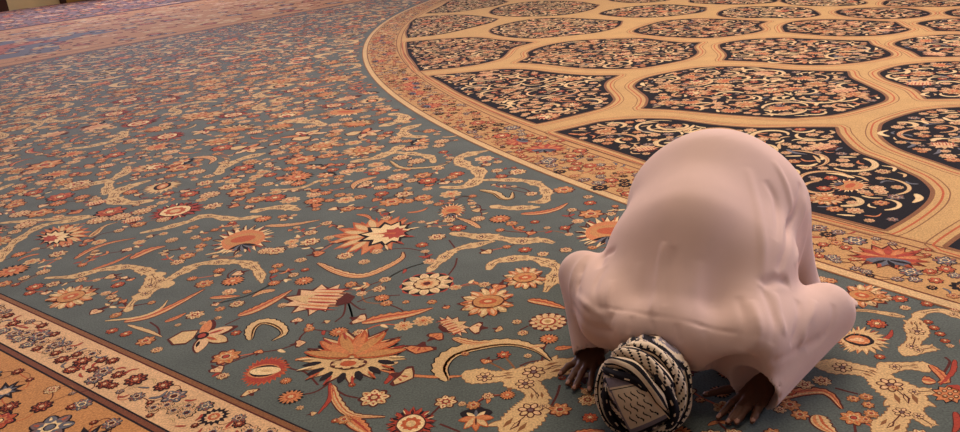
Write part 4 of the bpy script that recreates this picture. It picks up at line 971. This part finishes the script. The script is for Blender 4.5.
HZ = v3(-0.47 * 0.985, -0.883 * 0.985, -0.17); HY = v3(0, 0, 1) - HZ * HZ[2]; HY /= np.linalg.norm(HY)
HM = np.array([np.cross(HY, HZ), HY, HZ])          # head frame: across, back of the head, crown
HAND_R, ENDS_R = hand(WR_R, [(0.262, 2.022, 0), (0.221, 2.040, 0), (0.206, 2.069, 0), (0.190, 2.125, 0)], (0.325, 2.075, 0), 1)
HAND_L, ENDS_L = hand(WR_L, [(0.573, 1.834, 0), (0.591, 1.810, 0), (0.612, 1.804, 0), (0.652, 1.802, 0)], (0.572, 1.945, 0), -1)

def body_sdf(p):
    d = d_ell(p, HEAD, (0.078, 0.098, 0.10), HM)
    # face: brow, nose, mouth, chin, ears
    def hp(x, y, z): return HEAD + HM.T @ v3(x, y, z)
    d = smin(d, d_ell(p, hp(0, -0.03, -0.075), (0.052, 0.05, 0.05), HM), 0.03)       # jaw
    d = smin(d, d_cone(p, hp(0, -0.094, 0.0), hp(0, -0.112, -0.028), 0.008, 0.014), 0.012)
    for s in (-1, 1):
        d = smax(d, -d_ell(p, hp(s * 0.03, -0.10, 0.005), (0.017, 0.016, 0.012), HM), 0.012)
        d = smin(d, d_ell(p, hp(s * 0.03, -0.083, 0.005), (0.012, 0.012, 0.010), HM), 0.003)
        d = smin(d, d_ell(p, hp(s * 0.08, 0.005, -0.005), (0.010, 0.02, 0.032), HM), 0.006)
    d = smin(d, d_ell(p, hp(0, -0.086, -0.062), (0.024, 0.012, 0.009), HM), 0.008)
    d = smin(d, d_cone(p, hp(0, 0.03, -0.07), SH_M + v3(0, 0, -0.01), 0.058, 0.066), 0.04)
    # trunk
    mid = (SH_M + PEL) / 2 + v3(0, 0, 0.02)
    t = d_cone(p, SH_M + v3(0, 0, -0.02), mid, 0.10, 0.115)
    t = smin(t, d_cone(p, mid, PEL, 0.115, 0.13), 0.08)
    t = smin(t, d_cone(p, SH_R, SH_L, 0.056, 0.05), 0.06)
    d = smin(d, t, 0.05)
    for sh, el, wr, kn, s in ((SH_R, EL_R, WR_R, KN_R, -1), (SH_L, EL_L, WR_L, KN_L, 1)):
        d = smin(d, d_cone(p, sh, el, 0.046, 0.040), 0.03)
        d = smin(d, d_cone(p, el, wr + (0, 0, 0.006), 0.042, 0.027), 0.02)
        hip = PEL + B3 * 0.09 * s
        d = smin(d, d_cone(p, hip, kn, 0.105, 0.062), 0.05)
        ank = kn + A3 * 0.40 + B3 * 0.01 * s; ank = v3(ank[0], ank[1], 0.055)
        d = smin(d, d_cone(p, kn, ank, 0.06, 0.038), 0.03)
        toe = ank + A3 * 0.03 + v3(0, 0, -0.03)
        d = smin(d, d_cone(p, ank, toe + A3 * 0.10 - v3(0, 0, 0.0), 0.036, 0.022), 0.02)
    for cones in (HAND_R, HAND_L):
        hd = None
        for i, (a, b, ra, rb) in enumerate(cones):
            c = d_cone(p, a, b, ra, rb); hd = c if hd is None else smin(hd, c, 0.006)
        d = smin(d, hd, 0.014)
    return smax(d, (FL - 0.001) - p[..., 2], 0.004)

def body_mat(c):
    m = np.zeros(len(c), int)
    for ends in (ENDS_R, ENDS_L):
        for t, dr in ends:
            q = c - (t + v3(0, 0, 0.0035))
            m[(np.linalg.norm(q - np.outer(q @ dr, dr) * 0.45, axis=1) < 0.0068) & (c[:, 2] > t[2] + 0.003)] = 1
    return m



body = sdf_object('body', body_sdf, (0.10, 1.70, -0.01), (1.25, 3.10, 0.66), 0.0050, [SKIN, NAIL], man, body_mat, relax=1)

# ---- gown
FOLDS = [
(0.012, 0.0055, [(0.507, 2.126, 0.405), (0.475, 2.066, 0.348), (0.447, 1.996, 0.299), (0.428, 1.952, 0.263)]),
(0.016, -0.003, [(0.529, 2.101, 0.4), (0.501, 2.048, 0.335), (0.467, 1.967, 0.287)]),
(0.016, 0.0015, [(0.44, 2.136, 0.346), (0.41, 2.08, 0.303), (0.379, 2.013, 0.274)]),
(0.024, 0.0015, [(0.588, 2.051, 0.367), (0.562, 1.99, 0.314), (0.551, 1.924, 0.264)]),
(0.0075, -0.002, [(0.256, 2.169, 0.22), (0.309, 2.056, 0.257), (0.404, 1.976, 0.265), (0.522, 1.915, 0.257), (0.629, 1.876, 0.236), (0.698, 1.849, 0.229)]),
(0.018, 0.004, [(0.812, 2.331, 0.531), (0.804, 2.219, 0.468), (0.789, 2.134, 0.424), (0.771, 2.072, 0.369), (0.747, 2.015, 0.312)]),
(0.016, -0.004, [(0.859, 2.309, 0.496), (0.871, 2.254, 0.434), (0.822, 2.113, 0.383)]),
(0.014, 0.004, [(0.91, 2.386, 0.531), (0.932, 2.315, 0.455), (0.926, 2.269, 0.376)]),
(0.014, -0.01, [(0.995, 2.382, 0.452), (0.939, 2.297, 0.39), (0.862, 2.157, 0.362), (0.801, 2.042, 0.318)]),
(0.012, 0.005, [(1.004, 2.36, 0.413), (0.954, 2.268, 0.341), (0.873, 2.098, 0.305)]),
(0.018, -0.01, [(0.74, 1.995, 0.304), (0.786, 2.032, 0.297), (0.837, 2.047, 0.282)]),
(0.013, -0.006, [(0.74, 1.995, 0.304), (0.737, 1.955, 0.276), (0.732, 1.895, 0.248), (0.709, 1.843, 0.21)]),
(0.013, 0.005, [(0.772, 1.984, 0.288), (0.765, 1.914, 0.264), (0.755, 1.87, 0.218)]),
(0.014, -0.006, [(0.843, 2.004, 0.247), (0.815, 1.942, 0.214), (0.775, 1.877, 0.182)]),
(0.013, 0.004, [(0.9, 2.024, 0.231), (0.85, 1.936, 0.205), (0.807, 1.909, 0.155)]),
(0.012, -0.004, [(0.956, 2.036, 0.207), (0.918, 1.987, 0.162), (0.835, 1.917, 0.141)]),
(0.012, -0.006, [(0.682, 1.948, 0.085), (0.705, 1.842, 0.162), (0.789, 1.899, 0.156), (0.886, 1.964, 0.153)]),
(0.014, 0.004, [(0.661, 1.839, 0.198), (0.686, 1.855, 0.25), (0.697, 1.949, 0.289)]),
(0.014, -0.004, [(0.634, 1.849, 0.201), (0.658, 1.885, 0.252), (0.668, 1.973, 0.292)]),
(0.012, -0.004, [(0.492, 2.545, 0.204), (0.297, 2.263, 0.287), (0.271, 2.18, 0.249), (0.28, 2.057, 0.238)]),
(0.011, 0.003, [(0.321, 2.332, 0.302), (0.263, 2.264, 0.277), (0.248, 2.219, 0.214)]),
(0.012, -0.004, [(0.354, 2.203, 0.314), (0.313, 2.125, 0.283), (0.306, 2.039, 0.251)]),
(0.011, 0.003, [(0.356, 2.122, 0.305), (0.331, 2.049, 0.28), (0.333, 2.008, 0.244)]),
(0.015, -0.007, [(0.391, 2.237, 0.347), (0.367, 2.28, 0.306), (0.337, 2.21, 0.306)]),
(0.009, -0.003, [(0.34, 2.014, 0.259), (0.327, 1.994, 0.222)]),
(0.009, -0.003, [(0.382, 1.974, 0.263), (0.369, 1.945, 0.225)]),
(0.009, -0.002, [(0.429, 1.947, 0.259), (0.431, 1.921, 0.219)]),
(0.009, -0.003, [(0.486, 1.917, 0.257), (0.488, 1.887, 0.213)]),
(0.009, -0.003, [(0.555, 1.899, 0.241), (0.56, 1.871, 0.191)]),
(0.014, -0.006, [(0.25, 2.217, 0.201), (0.264, 2.105, 0.209), (0.296, 2.042, 0.203), (0.332, 1.974, 0.22)]),
(0.012, 0.004, [(0.259, 2.18, 0.244), (0.279, 2.063, 0.254), (0.318, 2.018, 0.241)]),
(0.01, -0.003, [(0.697, 1.949, 0.057), (0.733, 1.935, 0.049), (0.742, 1.841, 0.111)])]

def gown_sdf(p):
    up = v3(0, 0, 1)
    sm = SH_M + v3(0, 0, 0.005)
    mid = v3(0.635, 2.27, 0.335)
    pc = PEL + v3(0, 0, -0.037)
    # back: three ribs of cloth from shoulders to seat
    d = d_cone(p, sm, mid, 0.105, 0.165)
    d = smin(d, d_cone(p, mid, pc, 0.165, 0.222), 0.10)
    for s, sh in ((-1, SH_R), (1, SH_L)):
        hip = pc + B3 * (0.066 if s > 0 else 0.075) * s + v3(0, 0, -0.02)
        m2 = (sh + hip) / 2 + B3 * (0.0 if s < 0 else 0.012)
        d = smin(d, d_cone(p, sh + v3(0, 0, -0.005), m2, 0.088, 0.125), 0.08)
        d = smin(d, d_cone(p, m2, hip, 0.125, 0.175), 0.08)
    # skirt hanging from the seat over thighs and calves
    for s, kn in ((-1, KN_R), (1, KN_L)):
        hip = pc + B3 * 0.10 * s + v3(0, 0, -0.06)
        d = smin(d, d_cone(p, hip, kn + v3(0, 0, -0.02), 0.165, 0.13), 0.08)
        ft = kn + A3 * 0.50 + B3 * 0.05 * s; ft = v3(ft[0], ft[1], 0.02)
        d = smin(d, d_cone(p, hip + A3 * 0.05, ft, 0.17, 0.09), 0.08)
    lh = pc + B3 * 0.108 + v3(0, 0, -0.02)
    d = smin(d, d_cone(p, lh, v3(1.03, 2.56, 0.03), 0.13, 0.11), 0.05)
    ft = pc + A3 * 0.40; d = smin(d, d_cone(p, pc + A3 * 0.05 - v3(0, 0, 0.02), v3(ft[0], ft[1], 0.03), 0.19, 0.10), 0.08)
    # hem spread on the carpet, one corner poking out beside the elbow
    hc = PEL + A3 * 0.20; HB = np.array([B3, A3, v3(0, 0, 1)])
    d = smin(d, d_ell(p, v3(hc[0], hc[1], 0.01), (0.28, 0.34, 0.05), HB), 0.05)
    e0 = v3(0.82, -0.57, 0); e1 = v3(0.57, 0.82, 0)
    d = smin(d, d_ell(p, v3(1.085, 2.445, 0.012), (0.135, 0.055, 0.022), np.array([e0, e1, v3(0, 0, 1)])), 0.02)
    # hanging folds round the skirt
    q = p - PEL; th = np.arctan2(q @ B3, q @ A3)
    k = np.clip((0.46 - p[..., 2]) / 0.3, 0, 1) * np.clip((q @ A3 + 0.10) / 0.12, 0, 1)
    d = d + 0.010 * k * np.sin(15 * th + 2.0 * np.sin(3 * th))
    # yoke of cloth falling over the nape
    d = smin(d, d_cone(p, v3(0.385, 2.00, 0.205), v3(0.52, 1.955, 0.185), 0.065, 0.07), 0.05)
    d = smin(d, d_cone(p, v3(0.52, 1.955, 0.185), v3(0.675, 1.91, 0.145), 0.074, 0.07), 0.05)
    d = smin(d, d_cone(p, v3(0.55, 1.99, 0.15), v3(0.68, 1.945, 0.125), 0.065, 0.06), 0.04)
    # sleeves
    cut = None
    for sh, el, wr, e_r, w_r, mr in ((SH_R, EL_R, WR_R, 0.078, 0.053, 0.09), (SH_L, EL_L, WR_L, 0.084, 0.074, 0.095)):
        s_ = d_cone(p, sh + (0, 0, -0.01), el, mr, e_r)
        wr = CU_R if mr < 0.092 else CU_L
        dr = (wr - el) / np.linalg.norm(wr - el)
        f_ = d_cone(p, el, wr, e_r, w_r)
        d = smin(d, s_, 0.045)
        d = smin(d, f_, 0.014)
        q = d_cone(p, wr - dr * 0.03, wr + dr * 0.12, w_r - 0.012, w_r + 0.02)       # open cuff
        e = -((p - (wr - dr * 0.004)) @ dr)                                            # behind the cuff's rim
        q2 = smax(d_cone(p, wr + dr * 0.0, wr + dr * 0.13, w_r + 0.05, w_r + 0.05), e, 0.002)
        q = np.minimum(q, q2); cut = q if cut is None else np.minimum(cut, q)
    # room for head and neck under the shoulders
    nk = np.minimum(d_cone(p, TC, TC + v3(0.02, 0.03, -0.03), 0.124, 0.12), d_cone(p, HEAD + v3(0.06, 0.02, -0.08), SH_M + v3(0.03, 0, -0.17), 0.10, 0.055))
    d = smax(d, -nk, 0.02)
    d = smax(d, -cut, 0.003)
    return smax(d, FL - p[..., 2], 0.006)
def gown_w(V_):
    d = np.minimum(np.linalg.norm(V_ - CU_R, axis=1), np.linalg.norm(V_ - CU_L, axis=1))
    return 0.5 * np.clip((d - 0.07) / 0.08, 0.06, 1) * np.clip((V_[:, 2] - 0.01) / 0.05, 0.1, 1)
gown = sdf_object('gown', gown_sdf, (0.10, 1.78, -0.01), (1.32, 3.10, 0.74), 0.0068, [GOWN], man, None, relax=26, weight=gown_w, folds=FOLDS)

gown['label'] = 'long pale pink cotton gown'

# ---- chequered headscarf wound round the head
CREAM = fabric('scarf_cream', rgb(214, 190, 164), var=0.06, scale=120, rough=0.9, bump=0.15)
BLACK = fabric('scarf_black', rgb(26, 22, 28), var=0.15, scale=120, rough=0.9, bump=0.15)
GREY = fabric('scarf_grey', rgb(128, 116, 124), var=0.08, scale=120, rough=0.9, bump=0.15)
TC = v3(0.378, 1.840, 0.122)
TN = v3(-0.19, -0.855, 0.48); TN /= np.linalg.norm(TN)
TX = np.cross(v3(0, 0, 1), TN) * 1.0; TX /= np.linalg.norm(TX); 
TY = np.cross(TN, TX)
cr_, sr_ = math.cos(R(-5.5)), math.sin(R(-5.5))
TX, TY = TX * cr_ + TY * sr_, TY * cr_ - TX * sr_
RX, RY, RN = 0.104, 0.116, 0.112
def dome(a, b, lift=1.0):
    """point over the crown; a, b run across and up it in millimetres"""
    a, b = a * 0.001, b * 0.001
    q = (a / RX) ** 2 + (b / RY) ** 2
    n = np.sqrt(np.maximum(0.0, 1 - q)) - 0.6 * np.maximum(0.0, q - 1)
    p = TC + TX * a + TY * b + TN * RN * n
    return TC + (p - TC) * lift
scarf = empty('headscarf', tuple(TC)); scarf.parent = man; scarf.matrix_parent_inverse = parent_inv(man)
scarf['label'] = 'black and cream chequered headscarf'
def wrap_sdf(p):
    M = np.array([TX, TY, TN])
    d = d_ell(p, TC, (RX * 0.99, RY * 0.98, RN * 0.98), M)
    d = smin(d, d_ell(p, TC + A3 * 0.05 + v3(0, 0, 0.015), (0.10, 0.10, 0.10)), 0.03)
    q = (p - TC)
    d = d + 0.0025 * np.sin((q @ TX) * 160 + (q @ TY) * 90)
    return smax(d, FL - p[..., 2], 0.003)
def wrap_mat(c):
    q = c - TC; a = (q @ TX) * 130 + (q @ TY) * 200 + np.sin((q @ TN) * 90)
    return np.where(np.sin(a) > 0.2, 1, np.where(np.sin(a * 2.3) > 0.6, 2, 0))
sdf_object('wrap', wrap_sdf, TC - 0.2, TC + 0.2, 0.005, [CREAM, BLACK, GREY], scarf, wrap_mat, relax=1)

def fold(path, rad, style, lift=1.0, taper=(0.35, 0.35), flat=0.75, seed=0):
    """one roll of twisted cloth: path over the crown, radius in millimetres"""
    c2 = catmull(path, 16); m = len(c2); K = 16
    P_ = np.array([dome(a, b, lift) for a, b in c2]); P_[:, 2] = np.maximum(P_[:, 2], FL + rad * 0.0006)
    T = np.gradient(P_, axis=0); T /= np.linalg.norm(T, axis=1)[:, None]
    O = P_ - TC; O -= T * np.sum(O * T, 1)[:, None]; O /= np.linalg.norm(O, axis=1)[:, None]
    S_ = np.cross(T, O)
    t = np.linspace(0, 1, m); env = np.minimum(1, np.minimum(taper[0] + t * 5, taper[1] + (1 - t) * 5))
    vs = []; fs = []; mi = []
    for i in range(m):
        for j in range(K):
            a = 2*np.pi * j / K + 0.5 * t[i] * 3
            r = rad * 0.001 * env[i] * (1 + 0.13 * math.cos(3 * a + i * 0.12 + seed) + 0.07 * math.sin(5 * a - i * 0.1 + seed))
            vs.append(P_[i] + S_[i] * r * math.cos(a - 0.5 * t[i] * 3) + O[i] * r * flat * math.sin(a - 0.5 * t[i] * 3))
    for i in range(m - 1):
        for j in range(K):
            fs.append((i * K + j, i * K + (j + 1) % K, (i + 1) * K + (j + 1) % K, (i + 1) * K + j))
            if style == 'dash': k = 1 if ((i + 2 * (j % 4)) % 8 in (0, 1) and j % 8 < 6) or j in (5, 13) else 0
            elif style == 'line': k = 1 if j in (1, 4, 5, 9, 12) else 0
            elif style == 'hook': k = 1 if ((i // 3) % 2 == 0 and j % 4 == 1) or ((i % 6) == 0 and j % 4 in (1, 2)) or j in (7, 12, 0) else 0
            elif style == 'dark': k = 0 if ((i // 4) % 3 == 0 and j % 5 == 2) else 1
            else: k = 2 if j % 5 else 1
            mi.append(k)
    fs.append(tuple(range(K))[::-1]); mi.append(0); fs.append(tuple((m - 1) * K + j for j in range(K))); mi.append(0)
    vs = [(v[0], v[1], max(v[2], FL)) for v in vs]
    me = bpy.data.meshes.new('fold'); me.from_pydata([tuple(v) for v in vs], [], fs)
    for q in (CREAM, BLACK, GREY): me.materials.append(q)
    me.polygons.foreach_set('material_index', mi); me.polygons.foreach_set('use_smooth', [True] * len(fs)); me.update()
    bm = bmesh.new(); bm.from_mesh(me); bmesh.ops.recalc_face_normals(bm, faces=bm.faces); bm.to_mesh(me); bm.free()
    return link_mesh('fold', me, scarf)
FOLD_PATHS = [([[72.9, 93.8], [101.6, 52.1], [112.0, -5.2], [104.2, -52.1], [78.1, -91.1], [41.7, -114.6]], 19.0, 'hook', 1.0), ([[39.1, 93.8], [70.3, 57.3], [91.1, 7.8], [88.5, -41.7], [67.7, -78.1], [26.0, -109.4]], 16.0, 'dash', 1.05), ([[20.8, 52.1], [52.1, 10.4], [75.5, -31.2], [75.5, -62.5], [52.1, -91.1]], 13.0, 'dark', 1.06), ([[-93.8, 52.1], [-62.5, 57.3], [-20.8, 46.9], [20.8, 7.8], [57.3, -36.5]], 15.0, 'line', 1.07), ([[-78.1, 75.5], [-41.7, 83.3], [0.0, 72.9], [39.1, 41.7], [72.9, -5.2]], 16.0, 'dash', 1.06), ([[-57.3, 93.8], [-15.6, 104.2], [26.0, 93.8], [62.5, 62.5], [88.5, 20.8]], 16.0, 'hook', 1.03), ([[-36.5, 109.4], [5.2, 122.4], [41.7, 114.6], [72.9, 93.8]], 15.0, 'dark', 1.0), ([[-101.6, 36.5], [-62.5, 28.6], [-15.6, 20.8], [15.6, 0.0]], 10.0, 'dark', 1.07), ([[-85.9, 57.3], [-104.2, 26.0], [-109.4, -15.6], [-99.0, -59.9], [-75.5, -96.4], [-36.5, -117.2]], 15.0, 'hook', 1.02), ([[-91.1, -5.2], [-85.9, -41.7], [-70.3, -78.1], [-39.1, -106.8], [0.0, -119.8]], 12.0, 'dark', 1.04), ([[-57.3, -106.8], [-15.6, -122.4], [26.0, -119.8], [62.5, -99.0]], 12.0, 'dash', 1.02)]
for i, (pth, rd, st, lf) in enumerate(FOLD_PATHS): fold(pth, rd, st, lf, seed=i * 1.7)

def crown_panel(q, n=64):
    """the flat woven corner of the scarf stretched over the crown"""
    q = np.array(q, float); vs = []; fs = []; mi = []
    for i in range(n + 1):
        for j in range(n + 1):
            s, t = i / n, j / n
            ab = (1 - s) * (1 - t) * q[0] + s * (1 - t) * q[1] + s * t * q[2] + (1 - s) * t * q[3]
            vs.append(dome(ab[0], ab[1], 1.035 + 0.012 * math.sin(math.pi * s) * math.sin(math.pi * t)))
    for i in range(n):
        for j in range(n):
            a = i * (n + 1) + j; fs.append((a, a + n + 1, a + n + 2, a + 1))
            s, t = (i + .5) / n, (j + .5) / n; k = 0
            if t < 0.20: k = 2 if t < 0.15 else (1 if t > 0.18 else 0)
            elif s > 0.93: k = 1 if s > 0.96 else 0
            elif s < 0.05: k = 2
            elif t > 0.88: k = 2 if t < 0.96 else 1
            else:
                for cs in (0.22, 0.40, 0.58, 0.76):
                    for ct in (0.36, 0.56, 0.75):
                        dt = (t - ct) / 0.085
                        if abs(dt) < 1 and abs(s - cs - 0.045 * math.sin(dt * 2.6)) < 0.022 * (1.15 - abs(dt) * 0.6): k = 1
            mi.append(k)
    me = bpy.data.meshes.new('crown_panel'); me.from_pydata([tuple(v) for v in vs], [], fs)
    for m_ in (CREAM, BLACK, GREY): me.materials.append(m_)
    me.polygons.foreach_set('material_index', mi); me.polygons.foreach_set('use_smooth', [True] * len(fs)); me.update()
    o = link_mesh('crown_panel', me, scarf)
    o['label'] = 'cream panel with black wavy marks'
    md = o.modifiers.new('thickness', 'SOLIDIFY'); md.thickness = 0.003; md.offset = -1
    return o
crown_panel([[-88.5, 15.6], [-15.6, 33.9], [72.9, -57.3], [-15.6, -114.6]])
